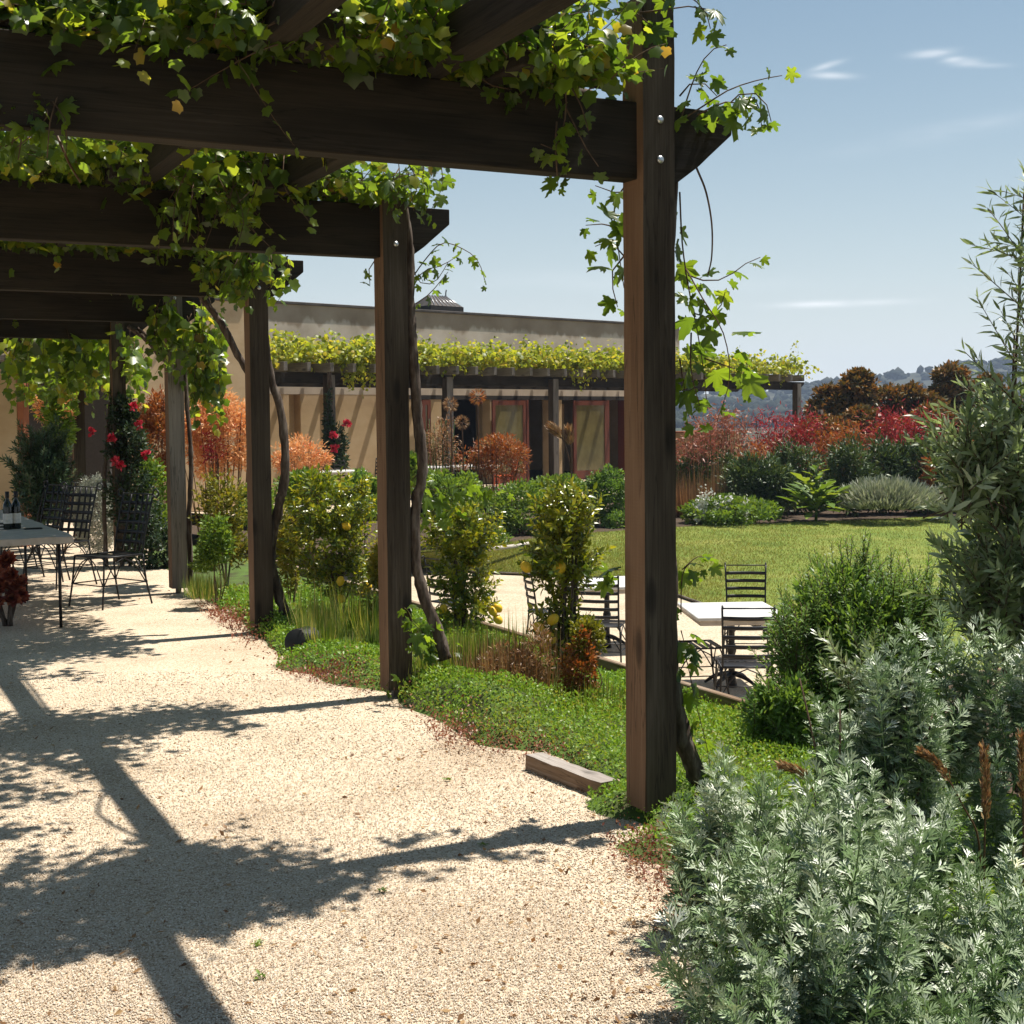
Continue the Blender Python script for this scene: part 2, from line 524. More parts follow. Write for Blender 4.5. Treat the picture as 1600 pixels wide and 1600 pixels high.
M['dry'] = leaf_mat('dry_stalk', [(0, (.12, .06, .025)), (.5, (.27, .155, .07)), (1, (.42, .29, .14))], trans=.25, gain=1.4, tcol=(1.5, 1.1, .8))
M['rust'] = leaf_mat('rust_leaf', [(0, (.14, .05, .015)), (.5, (.32, .12, .03)), (1, (.32, .22, .04))], trans=.3, gain=1.4, tcol=(1.7, 1, .6))
M['lawn'] = leaf_mat('lawn_blade', [(0, (.10, .16, .02)), (.5, (.17, .225, .03)), (.85, (.24, .265, .045)), (1, (.33, .30, .10))], trans=.25, gain=1.4)
M['lawn_base'] = noise_mat('lawn_base', [(.3, (.095, .15, .022)), (.5, (.15, .19, .03)), (.72, (.235, .235, .055))], (1.2, 1.2, 1.2), .95, .3)
M['lemon'] = noise_mat('lemon_peel', [(.3, (.72, .42, .02)), (.7, (.80, .53, .04))], (60, 60, 60), .4, .15)
M['silver'] = leaf_mat('white_silver_leaf', [(0, (.25, .26, .21)), (.5, (.40, .41, .35)), (1, (.55, .55, .48))], trans=.15, gain=1.1, tcol=(1.2, 1.2, .9))
M['lavender'] = leaf_mat('grey_green_leaf', [(0, (.20, .23, .15)), (.5, (.34, .36, .26)), (1, (.48, .47, .38))], trans=.15, gain=1.2, tcol=(1.3, 1.3, .9))
M['rose_leaf'] = leaf_mat('rose_leaf', [(0, (.012, .026, .010)), (.6, (.028, .055, .016)), (1, (.09, .13, .05))], ov=.45, trans=.2, gain=1.7)
M['rose'] = leaf_mat('rose_petal', [(0, (.32, .008, .022)), (.6, (.5, .02, .05)), (1, (.6, .07, .10))], trans=.25, gain=1.1, tcol=(1.2, 1, 1))
M['orange_bloom'] = leaf_mat('orange_bloom', [(0, (.45, .15, .04)), (.3, (.66, .32, .11)), (.7, (.72, .45, .22)), (1, (.65, .12, .05))], trans=.3, gain=1.2, tcol=(1.3, 1.05, .8))
M['red_bloom'] = leaf_mat('red_bloom', [(0, (.18, .014, .022)), (.5, (.36, .024, .036)), (.8, (.44, .06, .045)), (1, (.45, .16, .05))], trans=.25, gain=1.2, tcol=(1.3, 1, .8))
M['salmon'] = leaf_mat('salmon_bloom', [(0, (.20, .07, .04)), (.5, (.36, .16, .09)), (1, (.40, .09, .07))], trans=.25, gain=1.2, tcol=(1.3, 1, .8))
M['bronze'] = leaf_mat('bronze_leaf', [(0, (.06, .065, .016)), (.4, (.13, .10, .025)), (.8, (.28, .14, .035)), (1, (.35, .17, .04))], trans=.25, gain=1.3, tcol=(1.5, 1.1, .6))
M['strap'] = leaf_mat('strap_leaf', [(0, (.026, .052, .014)), (.6, (.06, .10, .026)), (1, (.16, .19, .06))], trans=.2, gain=1.5)
M['fresh'] = leaf_mat('fresh_leaf', [(0, (.075, .14, .018)), (.5, (.125, .21, .025)), (1, (.21, .28, .04))], trans=.35, gain=1.6)
M['white_bloom'] = leaf_mat('white_bloom', [(0, (.62, .6, .5)), (1, (.8, .78, .72))], trans=.2, gain=1.0, tcol=(1, 1, .95))
M['euph'] = leaf_mat('blue_green_leaf', [(0, (.03, .06, .035)), (.6, (.07, .12, .065)), (1, (.15, .19, .10))], ov=.45, trans=.25, gain=1.5)
M['succulent'] = leaf_mat('red_succulent_leaf', [(0, (.09, .022, .018)), (.5, (.20, .06, .04)), (1, (.33, .15, .08))], trans=.25, gain=1.4, tcol=(1.8, 1, .7))
M['eucalypt'] = leaf_mat('hill_tree_leaf', [(0, (.010, .015, .010)), (.6, (.018, .025, .015)), (1, (.045, .048, .034))], trans=0, rough=.9, spec=.1)
M['hill'] = noise_mat('hill_ground', [(.35, (.022, .027, .016)), (.6, (.04, .042, .025)), (.75, (.16, .135, .09))], (.02, .02, .02), .95, 0)
M['ground'] = noise_mat('field_ground', [(.3, (.025, .032, .016)), (.6, (.045, .05, .024)), (.75, (.09, .08, .04))], (.08, .08, .08), .95, 0)

# ------------------------------------------------------------------ leaf templates (x width, y along, z normal)
def fan(outline, centre):
    v = [centre] + outline
    n = len(outline)
    return np.array(v, float), np.array([(0, i + 1, (i + 1) % n + 1) for i in range(n)])


_h = [(0, 0), (.25, -.13), (.50, .06), (.45, .27), (.56, .55), (.33, .66)]
_o = [(x, y, -.22 * abs(x)) for x, y in _h] + [(0, 1., -.05)] + [(-x, y, -.22 * abs(x)) for x, y in _h[:0:-1]]
T_GRAPE = fan(_o, (0, .33, .03))
_h = [(0, 0), (.42, .05), (.45, .5)]
_o = [(x, y, -.2 * abs(x)) for x, y in _h] + [(0, .95, -.05)] + [(-x, y, -.2 * abs(x)) for x, y in _h[:0:-1]]


def grape_hi():
    th = np.radians(np.linspace(-150, 150, 41))          # 0 = tip direction
    out = []
    for i, a in enumerate(th):
        r = .0
        for c, h, w in ((0, .66, 26), (62, .60, 24), (-62, .60, 24), (118, .50, 24), (-118, .50, 24)):
            r = max(r, h * math.exp(-((math.degrees(a) - c) / w) ** 2 * .55))
        r = max(r, .33) * (1 + (.06 if i % 2 else -.05))
        x, y = r * math.sin(a), .34 + r * math.cos(a)
        out.append((x, y, -.30 * abs(x) ** 1.5 + .03 * math.sin(i * 1.7)))
    out.insert(0, (0, .12, -.02))
    return fan(out, (0, .34, .05))


T_GRAPE_HI = grape_hi()
T_GRAPE_LOW = fan(_o, (0, .4, .03))
T_OVAL = (np.array([(0, 0, 0), (.2, .28, .05), (.2, .64, .05), (0, 1, -.03), (-.2, .64, .05), (-.2, .28, .05), (0, .5, -.02)], float),
          np.array([(0, 1, 6), (1, 2, 6), (2, 3, 6), (3, 4, 6), (4, 5, 6), (5, 0, 6)]))
T_DIA = (np.array([(0, 0, 0), (.26, .45, .05), (0, 1, 0), (-.26, .45, .05)], float), np.array([(0, 1, 2), (0, 2, 3)]))
T_NARROW = (np.array([(0, 0, 0), (.085, .3, .02), (.07, .65, .02), (0, 1, -.02), (-.07, .65, .02), (-.085, .3, .02)], float),
            np.array([(0, 1, 5), (1, 2, 4), (1, 4, 5), (2, 3, 4)]))


def _fork():
    vs, fs = [], []
    for (bx, by), (tx, ty), w in (((0, 0), (0, 1), .085), ((0, .28), (.40, .78), .065), ((0, .28), (-.40, .78), .065), ((0, .5), (.22, .96), .05), ((0, .5), (-.22, .96), .05)):
        dx, dy = tx - bx, ty - by
        l = math.hypot(dx, dy)
        nx, ny = -dy / l * w, dx / l * w
        o = len(vs)
        mx, my = bx + dx * .62, by + dy * .62
        vs += [(bx, by, 0), (mx - nx, my - ny, .03), (tx, ty, .06 * abs(tx)), (mx + nx, my + ny, .03)]
        fs += [(o, o + 1, o + 2), (o, o + 2, o + 3)]
    return np.array(vs, float), np.array(fs)


T_FORK = _fork()
_w = [(0, .6), (.3, 1), (.65, .8), (1, 0)]
T_BLADE = (np.array([(-.5 * w, y, 0) for y, w in _w[:3]] + [(.5 * w, y, 0) for y, w in _w[:3]] + [(0, 1, 0)], float) * np.array([.05, 1, 1]),
           np.array([(0, 3, 1), (3, 4, 1), (1, 4, 2), (4, 5, 2), (2, 5, 6)]))
T_TUFT = (np.array([(-.5, 0, 0), (.5, 0, 0), (0, 1, 0)], float) * np.array([.12, 1, 1]), np.array([(0, 1, 2)]))


def unit(a):
    return a / (np.linalg.norm(a, axis=-1, keepdims=True) + 1e-9)


def leaves(T, pos, axis, nrm, size, rnd=None, bend=0., width=1.):
    tv, tf = T
    pos, axis = np.asarray(pos, float), unit(np.asarray(axis, float))
    n = len(pos)
    nrm = np.asarray(nrm, float)
    nrm = unit(nrm - axis * np.sum(nrm * axis, 1, keepdims=True))
    side = np.cross(axis, nrm)
    size = np.broadcast_to(np.asarray(size, float), (n,))[:, None, None]
    bend = np.broadcast_to(np.asarray(bend, float), (n,))[:, None]
    width = np.broadcast_to(np.asarray(width, float), (n,))[:, None]
    z = tv[None, :, 2] + bend * tv[None, :, 1] ** 2
    x = tv[None, :, 0] * width
    v = pos[:, None] + size * (x[..., None] * side[:, None] + tv[None, :, 1, None] * axis[:, None] + z[..., None] * nrm[:, None])
    f = tf[None] + (np.arange(n) * len(tv))[:, None, None]
    if rnd is None: rnd = rng.random(n)
    return v.reshape(-1, 3), f.reshape(-1, 3), np.repeat(np.asarray(rnd), len(tv))


def rdir(n, zb=0.):
    d = rng.normal(size=(n, 3))
    d[:, 2] += zb
    return unit(d)


def quads_to_tris(f):
    f = np.asarray(f)
    return np.vstack([f[:, [0, 1, 2]], f[:, [0, 2, 3]]])


# ------------------------------------------------------------------ sprigs: small leafy shoots that bushes are made of
def sprig_mesh(name, T, lm, sm, L=.5, n=50, s0=.05, s1=.03, ang=55, curve=.15, stem=.004, start=.12, bend=-.2, tip=1., jit=.25, nup=.7, width=1.):
    t = np.linspace(start, 1, n) ** .9
    ph = np.arange(n) * 2.39996 + rng.random() * 6
    cx = curve * L * rng.uniform(.3, 1)
    ctr = np.stack([cx * t ** 2, 0 * t, L * t], 1)
    tan = unit(np.stack([2 * cx * t, 0 * t, L + 0 * t], 1))
    rad = np.stack([np.cos(ph), np.sin(ph), 0 * ph], 1)
    a = np.radians(ang * (1 - .55 * t ** 3))[:, None] * (1 + rng.normal(size=(n, 1)) * jit * .5)
    ax = unit(np.cos(a) * tan + np.sin(a) * rad + rng.normal(size=(n, 3)) * jit * .35)
    nr = unit(tan * nup - rad * .5 + rng.normal(size=(n, 3)) * jit)
    size = (s0 + (s1 - s0) * t) * rng.uniform(.75, 1.2, n)
    v, f, r = leaves(T, ctr + rad * stem, ax, nr, size, np.clip(rng.random(n) * .55, 0, .54), bend, width)
    sv, sf = tube(np.stack([cx * np.linspace(0, 1, 5) ** 2, np.zeros(5), L * np.linspace(0, 1, 5)], 1), [stem, stem * .5], 4)
    sf = quads_to_tris(sf)
    allf = np.vstack([f, sf + len(v)])
    mi = np.r_[np.zeros(len(f), int), np.ones(len(sf), int)]
    return mesh_np(name, np.vstack([v, sv]), allf, [lm, sm], np.r_[r, np.zeros(len(sv))], mi)


def scatter(parent, name, meshes, pos, dirs, scale):
    for p, d, s in zip(pos, dirs, scale):
        q = Vector(d).to_track_quat('Z', 'Y') @ Matrix.Rotation(random.uniform(0, 6.28), 3, 'Z').to_quaternion()
        mw = Matrix.Translation(Vector(p)) @ q.to_matrix().to_4x4() @ Matrix.Diagonal((s, s, s, 1))
        obj(name, random.choice(meshes), parent=parent, mw=mw)


def bush_leaves(c, r, n, size, T=T_DIA, k=40, spread=.28, up_=.5, shell=.55, bend=-.15, width=1., floor=None, rlo=0., rhi=1.):
    """leaf cloud: k clumps spread through an ellipsoid, leaves round each clump; returns verts, tris, rnd"""
    c, r = np.asarray(c, float), np.asarray(r, float)
    d = rdir(k, .15)
    rad = rng.uniform(shell ** 3, 1, k) ** (1 / 3)
    cc = d * rad[:, None] * (1 - spread * .7)
    i = rng.integers(0, k, n)
    q = rdir(n)
    loc = cc[i] + q * spread * (rng.random(n) ** .45)[:, None]
    pos = c + loc * r
    if floor is not None:
        ok = pos[:, 2] > floor
        pos, q, i, loc = pos[ok], q[ok], i[ok], loc[ok]
    n = len(pos)
    out = unit(q * .7 + unit(loc) * .6)
    ax = unit(out * .8 + rdir(n) * .6 + np.array([0, 0, .25]))
    nr = unit(out * .5 + rdir(n) * .5 + np.array([0, 0, up_]))
    rn = np.clip(rlo + (rhi - rlo) * (hash2(i * 1.3, i * .7) * .45 + rng.random(n) * .55), 0, .999) * .54
    return leaves(T, pos, ax, nr, size * rng.uniform(.7, 1.25, n), rn, bend, width)


def stuff_part(name, parts, m, parent, kind='stuff'):
    vs, fs, rs, o = [], [], [], 0
    for v, f, r in parts:
        vs.append(v); fs.append(f + o); rs.append(r); o += len(v)
    ob = wobj(name, np.vstack(vs), np.vstack(fs), m, parent, np.concatenate(rs))
    if kind: ob['kind'] = kind
    return ob


def stems(name, base, tops, rad, m, parent, n=5, wig=.04):
    """a few stems from the base to points inside the crown"""
    ps = []
    base = np.asarray(base, float)
    for t in tops:
        t = np.asarray(t, float)
        mid = base * .45 + t * .55 + rng.normal(size=3) * wig
        mid[2] = base[2] + (t[2] - base[2]) * .5
        b = base + np.r_[rng.normal(size=2) * rad * 1.5, -.02]
        ps.append(tube(smooth_line([b, mid, t], 4), [rad, rad * .35], n, .15, random.random() * 9))
    v, f = join_parts(ps)
    return wobj(name, v, f, m, parent, smooth=True)


def tuft(c, n, h, spread, wid=.02, lean=.5, bend=-.5, T=T_BLADE, rlo=0, rhi=1, hv=.35, base=.06):
    """grass-like fan of blades"""
    c = np.asarray(c, float)
    a = rng.random(n) * 2 * math.pi
    out = np.stack([np.cos(a), np.sin(a), 0 * a], 1)
    le = rng.random(n) ** .8 * lean
    ax = unit(out * le[:, None] + np.array([0, 0, 1.]))
    pos = c + out * (rng.random(n) ** .5 * base * (1 + spread))[:, None]
    nr = unit(-out * 1. + np.array([0, 0, .3]))
    L_ = h * rng.uniform(1 - hv, 1, n)
    return leaves(T, pos, ax, -nr, L_, rlo + (rhi - rlo) * rng.random(n), bend * le * rng.uniform(.5, 1.2, n), wid / .05 / L_)


# ------------------------------------------------------------------ SETTING: ground
ZT = -.90        # sunken terrace


def bed_edge(u):
    """where the planted bed meets the gravel, as v"""
    return np.interp(u, [-8, -2.2, -1.5, -.74, -.3, .2, .48, 1.25, 1.55, 2.08, 2.88, 4., 5.06, 6.2, 8, 11.4, 14],
                     [-1.3, -1.15, -.85, -.34, -.24, .02, .12, .12, -.12, -.02, -.02, -.22, -.16, -.02, .1, .42, .8])


MOUNDS = [(790, 1130, .30, .15), (730, 1110, .25, .09), (968, 1262, .16, .10), (660, 1100, .22, .05), (1010, 1330, .2, .05), (560, 1060, .3, .07), (470, 1040, .3, .05)]


def bed_z(u, v):
    u, v = np.asarray(u, float), np.asarray(v, float)
    d = v - bed_edge(u) - .12 * (fbm(u * 2.3, v * 2.3, 3) - .45)
    t = np.clip(d / .28, 0, 1)
    z = -.03 + t * t * (3 - 2 * t) * (.075 + .10 * (fbm(u * 1.6 + 9, v * 1.6, 7) - .3))
    b_ = np.clip((v - 1.0) / .7, 0, 1)
    z = z - .15 * b_ * b_ * (3 - 2 * b_)
    for x_, y_, w_, h_ in MOUNDS:
        mu_, mv_ = to_uv(*G(x_, y_)[:2])
        z = z + h_ * np.exp(-((u - mu_) / w_) ** 2 - ((v - mv_) / (w_ * .75)) ** 2)
    return z


def grid_uv(us, vs, zf):
    uu, vv = np.meshgrid(us, vs, indexing='ij')
    z = zf(uu, vv)
    x = P1[0] + U[0] * uu + V[0] * vv
    y = P1[1] + U[1] * uu + V[1] * vv
    verts = np.stack([x, y, z], -1).reshape(-1, 3)
    n, m = uu.shape
    i, j = np.meshgrid(np.arange(n - 1), np.arange(m - 1), indexing='ij')
    a = (i * m + j).ravel()
    return verts, np.stack([a, a + m, a + m + 1, a + 1], 1)


# big ground out to the hills
v, f = [(-1300, -300, -1.35), (1300, -300, -1.35), (1300, 1250, -1.35), (-1300, 1250, -1.35)], [(0, 1, 2, 3)]
tag(wobj('ground', v, f, M['ground']), kind='structure')
# gravel walk under the pergola
us, vs = np.linspace(-9, 22, 125), np.linspace(-9, 1.2, 42)
v, f = grid_uv(us, vs, lambda u, v: .012 * (fbm(u * .8, v * .8, 2) - .5))
tag(wobj('gravel_path', v, f, M['gravel'], smooth=True), kind='structure')
# planted bed along the posts and its wider corner on the right
us, vs = np.linspace(-8, 14, 260), np.linspace(-1.6, 1.76, 70)
v, f = grid_uv(us, vs, bed_z)
tag(wobj('flower_bed', v, f, M['moss'], smooth=True), kind='structure')
us, vs = np.linspace(-8, 1.7, 60), np.linspace(1.76, 9, 40)
v, f = grid_uv(us, vs, lambda u, v: -.05 + .1 * (fbm(u * 1.6 + 9, v * 1.6, 7) - .3))
tag(wobj('corner_bed', v, f, M['soil'], smooth=True), kind='structure')
# drop to the terrace: retaining faces
def quad_wall(a, b, z0, z1):
    return [(a[0], a[1], z0), (b[0], b[1], z0), (b[0], b[1], z1), (a[0], a[1], z1)], [(0, 1, 2, 3)]
parts = [quad_wall(uvz(1.7, 1.765), uvz(14, 1.765), -1.3, -.08), quad_wall(uvz(1.705, 1.765), uvz(1.705, 9), -1.3, -.08)]
v, f = join_parts([(np.array(a), np.array(b)) for a, b in parts])
tag(wobj('retaining_wall', v, f, M['sleeper']), kind='structure')
# terrace
v = [G(200, 1300, ZT) * 0 + np.array(p) for p in [(-14, 6, ZT), (16, 6, ZT), (22, 34, ZT), (-14, 34, ZT)]]
tag(wobj('terrace', v, [(0, 1, 2, 3)], M['terrace']), kind='structure')
# lawn between two curves
NEAR = [(560, 884), (660, 888), (755, 895), (870, 900), (977, 909), (1025, 919), (1068, 934), (1140, 960), (1260, 1010), (1420, 1080), (1700, 1180)]
FAR = [(560, 868), (660, 862), (760, 853), (860, 838), (960, 830), (1070, 823), (1200, 818), (1300, 814), (1420, 809), (1560, 804), (1750, 800)]
ZL0, ZL1 = ZT + .02, -.5
near = smooth_line([G(a, b, ZL0) for a, b in NEAR], 6)
far = smooth_line([G(a, b, ZL1) for a, b in FAR], 6)


def lawn_pt(s, t):
    """s along 0..1, t near->far"""
    k = s * (len(near) - 1)
    i = np.minimum(k.astype(int), len(near) - 2)
    fr = (k - i)[:, None]
    a = near[i] * (1 - fr) + near[i + 1] * fr
    b = far[i] * (1 - fr) + far[i + 1] * fr
    p = a * (1 - t[:, None]) + b * t[:, None]
    return p


ss, tt = np.meshgrid(np.linspace(0, 1, 61), np.linspace(0, 1, 12), indexing='ij')
v = lawn_pt(ss.ravel(), tt.ravel())
i, j = np.meshgrid(np.arange(60), np.arange(11), indexing='ij')
a = (i * 12 + j).ravel()
tag(wobj('lawn', v, np.stack([a, a + 12, a + 13, a + 1], 1), M['lawn_base'], smooth=True), kind='structure')
n = 150000
s_, t_ = rng.random(n), rng.random(n) ** 1.15
pos = lawn_pt(s_, t_) - np.array([0, 0, .005])
ax = unit(rdir(n) * .55 + np.array([0, 0, 1.]))
v, f, r = leaves(T_TUFT, pos, ax, rdir(n), rng.uniform(.025, .055, n), np.clip(.25 + fbm(pos[:, 0] * .8, pos[:, 1] * .8, 4) * .5 + rng.normal(size=n) * .2, 0, .54), 0, 1.8)
tag(wobj('lawn_grass', v, f, M['lawn'], rnd=r), 'short yellow green grass blades of the lawn', 'grass', kind='stuff')
# thin metal edge of the lawn beside the terrace
ed = near + np.array([0, 0, .015])
v, f = tube(ed, .016, 5)
tag(wobj('lawn_edging', v, f, M['grey_wood'], smooth=True), 'thin pale edging strip where lawn meets sunken terrace', 'edging')
# far garden bed rising to the building
fz = [(p[0], p[1], p[2] - .02) for p in far]
bk = [(p[0] * 1.0 + (p[1] - 0) * .0, 46, -.25) for p in far]
n = len(fz)
v = fz + bk
f = [(k, k + 1, n + k + 1, n + k) for k in range(n - 1)]
bk[0] = (-22, 46, -.25)
v = fz + [(np.interp(k, [0, n - 1], [-24, 34]), 46, -.25) for k in range(n)]
tag(wobj('far_garden_bed', v, f, M['soil'], smooth=True), kind='structure')

# gravel stones lying on the near part of the walk
OCT = np.array([(1, 0, 0), (-1, 0, 0), (0, 1, 0), (0, -1, 0), (0, 0, 1), (0, 0, -1)], float)
OF = np.array([(0, 2, 4), (2, 1, 4), (1, 3, 4), (3, 0, 4), (2, 0, 5), (1, 2, 5), (3, 1, 5), (0, 3, 5)])
n = 120000
px, py = rng.uniform(-150, 1100, n), 1640 - 590 * rng.random(n) ** 1.25
g = np.array([G(a, b) for a, b in zip(px, py)])
uu, vv = to_uv(g[:, 0], g[:, 1])
ok = vv < bed_edge(uu) + .05
g = g[ok]; n = len(g)
sz = rng.uniform(.0019, .0044, n) * np.interp(g[:, 1], [3.4, 9], [.85, 1.35])
rot = rng.random(n) * 6.28
loc = OCT[None] * sz[:, None, None] * np.stack([rng.uniform(.7, 1.5, n), rng.uniform(.7, 1.2, n), rng.uniform(.45, .85, n)], 1)[:, None] * rng.uniform(.75, 1.2, (n, 6, 1))
c_, s_ = np.cos(rot)[:, None], np.sin(rot)[:, None]
vx = loc[..., 0] * c_ - loc[..., 1] * s_
vy = loc[..., 0] * s_ + loc[..., 1] * c_
v = np.stack([vx, vy, loc[..., 2]], -1) + (g + np.array([0, 0, .003]))[:, None]
f = OF[None] + (np.arange(n) * 6)[:, None, None]
tag(wobj('gravel', v.reshape(-1, 3), f.reshape(-1, 3), M['pebble'], rnd=np.repeat(rng.random(n) * .54, 6)), 'loose cream gravel stones scattered on the walk', 'gravel', kind='stuff')
# fallen leaf litter on the gravel
n = 5200
px, py = rng.uniform(-60, 1060, n), 1620 - 700 * rng.random(n)
g = np.array([G(a, b) for a, b in zip(px, py)])
uu, vv = to_uv(g[:, 0], g[:, 1])
ed_ = bed_edge(uu) - vv
ok = (ed_ > -.1) & (rng.random(n) < np.clip(.13 + np.exp(-ed_ / .25) * .9, 0, 1))
g = g[ok]; n = len(g)
v, f, r = leaves(T_DIA, g + np.array([0, 0, .008]), unit(rdir(n) * np.array([1, 1, .3])), rdir(n, 2.), rng.uniform(.012, .034, n), rng.random(n) * .54, rng.uniform(-.5, .5, n))
tag(wobj('leaf_litter', v, f, M['dry'], rnd=r), 'dry brown leaf litter strewn along the edge of the gravel', 'leaf litter', kind='stuff')

# ------------------------------------------------------------------ ground cover in the bed
n = 190000
uu = -1.6 + 9.2 * rng.random(n) ** 1.5
vv = rng.uniform(-.6, 1.76, n)
z = bed_z(uu, vv)
d = vv - bed_edge(uu)
red = np.clip(np.exp(-((uu - 1.55) / .45) ** 2) * np.exp(-((d - .0) / .13) ** 2) * 1.3 + np.exp(-((uu - 3.6) / .5) ** 2) * np.exp(-(d / .16) ** 2)
              + np.exp(-((uu + .5) / .4) ** 2) * np.exp(-(d / .14) ** 2) + np.exp(-((uu - 6.3) / .9) ** 2) * np.exp(-(d / .14) ** 2), 0, 1)
isred = rng.random(n) < red
patch = fbm(uu * 1.4, vv * 1.4, 21)
ok = (z > np.where(vv > 1., -.2, 0.)) & (isred | (patch > .22 + .2 * rng.random(n)))
ok |= (d > -.12) & (d < .14) & isred & (rng.random(n) < .6)
uu, vv, z, isred, patch = uu[ok], vv[ok], z[ok], isred[ok], patch[ok]
n = len(uu)
moss = np.clip((patch - .3) * 1.2, 0, .3) * .25
pos = np.stack([P1[0] + U[0] * uu + V[0] * vv, P1[1] + U[1] * uu + V[1] * vv, np.where(vv > 1., z, np.maximum(z, 0)) + rng.random(n) * (.025 + moss)], 1)
ax, nr = rdir(n, .9), rdir(n, 1.2)
sz = rng.uniform(.010, .022, n) * np.interp(uu, [0, 8], [1, 1.8])
g_ = ~isred
v, f, r = leaves(T_DIA, pos[g_], ax[g_], nr[g_], sz[g_], np.clip(patch[g_] * .5 + rng.random(g_.sum()) * .3, 0, .54), 0, 1.1)
tag(wobj('thyme_carpet', v, f, M['thyme'], rnd=r), 'bright green creeping thyme carpet round the posts', 'ground cover', kind='stuff')
v, f, r = leaves(T_DIA, pos[isred], ax[isred], nr[isred], sz[isred] * .9, rng.random(isred.sum()) * .54)
tag(wobj('red_ground_cover', v, f, M['redcreep'], rnd=r), 'reddish creeping plant spilling over the gravel edge', 'ground cover', kind='stuff')


# ------------------------------------------------------------------ PERGOLA over the walk
ZB, ZTOP = 2.605, 2.909
perg = thing('pergola', uvz(0, 0), 'dark weathered timber pergola with bolted posts over the gravel walk', 'pergola')
u3, v3, z3 = Vector((U[0], U[1], 0)), Vector((V[0], V[1], 0)), Vector((0, 0, 1))
bolt_bm = bmesh.new()
bmesh.ops.create_uvsphere(bolt_bm, u_segments=12, v_segments=6, radius=.0165)
for q in bolt_bm.verts: q.co.z *= .55
bolt_me = bm_mesh('bolt', bolt_bm, M['steel'], True)


def post_mesh(h, w=A):
    """local x = up; y across (V), z = depth; faces -V side sawn"""
    bm = bmesh.new()
    seg = 14
    rings = []
    for i in range(seg + 1):
        x = h * i / seg
        rings.append([bm.verts.new((x, y * w / 2 + random.uniform(-.0012, .0012), zz * w / 2 + random.uniform(-.0012, .0012))) for y, zz in ((-1, -1), (1, -1), (1, 1), (-1, 1))])
    for i in range(seg):
        for j in range(4):
            fc = bm.faces.new((rings[i][j], rings[i][(j + 1) % 4], rings[i + 1][(j + 1) % 4], rings[i + 1][j]))
            fc.material_index = 1 if j == 3 else 0
    bm.faces.new(rings[0][::-1]); bm.faces.new(rings[-1])
    ed = [e for e in bm.edges if abs(e.verts[0].co.x - e.verts[1].co.x) > h / seg * .5]
    bmesh.ops.bevel(bm, geom=ed, offset=.006, segments=2, affect='EDGES')
    return bm


def add_post(u, v, top, m=('post', 'saw'), bolts=True):
    c = uvz(u + A / 2, v + A / 2, .055)
    me = bm_mesh('post', post_mesh(top - .055), [M[m[0]], M[m[1]]])
    p = obj('post', me, parent=perg, mw=frame(z3, v3, u3, c))
    if bolts:
        for zz in (ZB + .075, ZB + .232):
            b = uvz(u - .004, v + A / 2 + .004, zz)
            obj('bolt', bolt_me, parent=p, mw=frame(v3, z3, -u3, b))
    st = box_mesh('post_stirrup', .12, .05, .035, M['grey_wood'], .003)
    obj('post_stirrup', st, parent=p, mw=frame(z3, v3, u3, uvz(u + A / 2, v + A / 2, -.06)))
    return p


VEND, VFAR = .466, -4.3
tops = {0: 3.32, 1: 2.93, 2: 2.95, 3: 2.94, 4: 2.94, 5: 2.94, -1: 3.1}
for k in range(-1, 6):
    p = add_post(k * S, 0, tops[k], ('grey_wood', 'saw') if k == 3 else ('post', 'saw'))  # fourth post in lighter timber: bounced light on its front put into the colour
    add_post(k * S, -3.95, 2.95)
    L_ = VEND - VFAR
    hb = ZTOP - ZB
    e = VEND + (.02 * math.sin(k * 5) if k else 0)
    poly = [(VFAR, 0), (e - .27, 0), (e - .20, .05), (e - .165, .075), (e, .215), (e, hb), (VFAR, hb)]
    me = prism_mesh('beam', poly, .1, M['beam'], .004)
    o = uvz(k * S + .046, 0, ZB)
    obj('beam', me, parent=perg, mw=frame(v3, u3, z3, o))
for k in range(-1, 5):
    va = -.70 if k >= 0 else -.965
    vb = -1.45 if k >= 0 else -1.60
    for vv_ in (va, vb):
        off = -.145 if k > 0 and k % 2 else 0
        me = box_mesh('purlin', S + .5, .10, .15, M['beam'], .004)
        o = uvz(k * S - .25, vv_ + off + .07, ZTOP + .078)
        obj('purlin', me, parent=perg, mw=frame(u3, -v3, z3, o))

# ------------------------------------------------------------------ GRAPE VINES
def shoot(p0, d0, length, droop=1.6, step=.055, wob=.28):
    n = max(2, int(length / step))
    pts, d, p = [np.array(p0, float)], np.array(d0, float), np.array(p0, float)
    d = d / (np.linalg.norm(d) + 1e-9)
    for i in range(n):
        d = d + rng.normal(size=3) * wob * .5 + np.array([0, 0, -droop * step])
        d /= np.linalg.norm(d)
        p = p + d * step
        pts.append(p.copy())
    return np.array(pts)


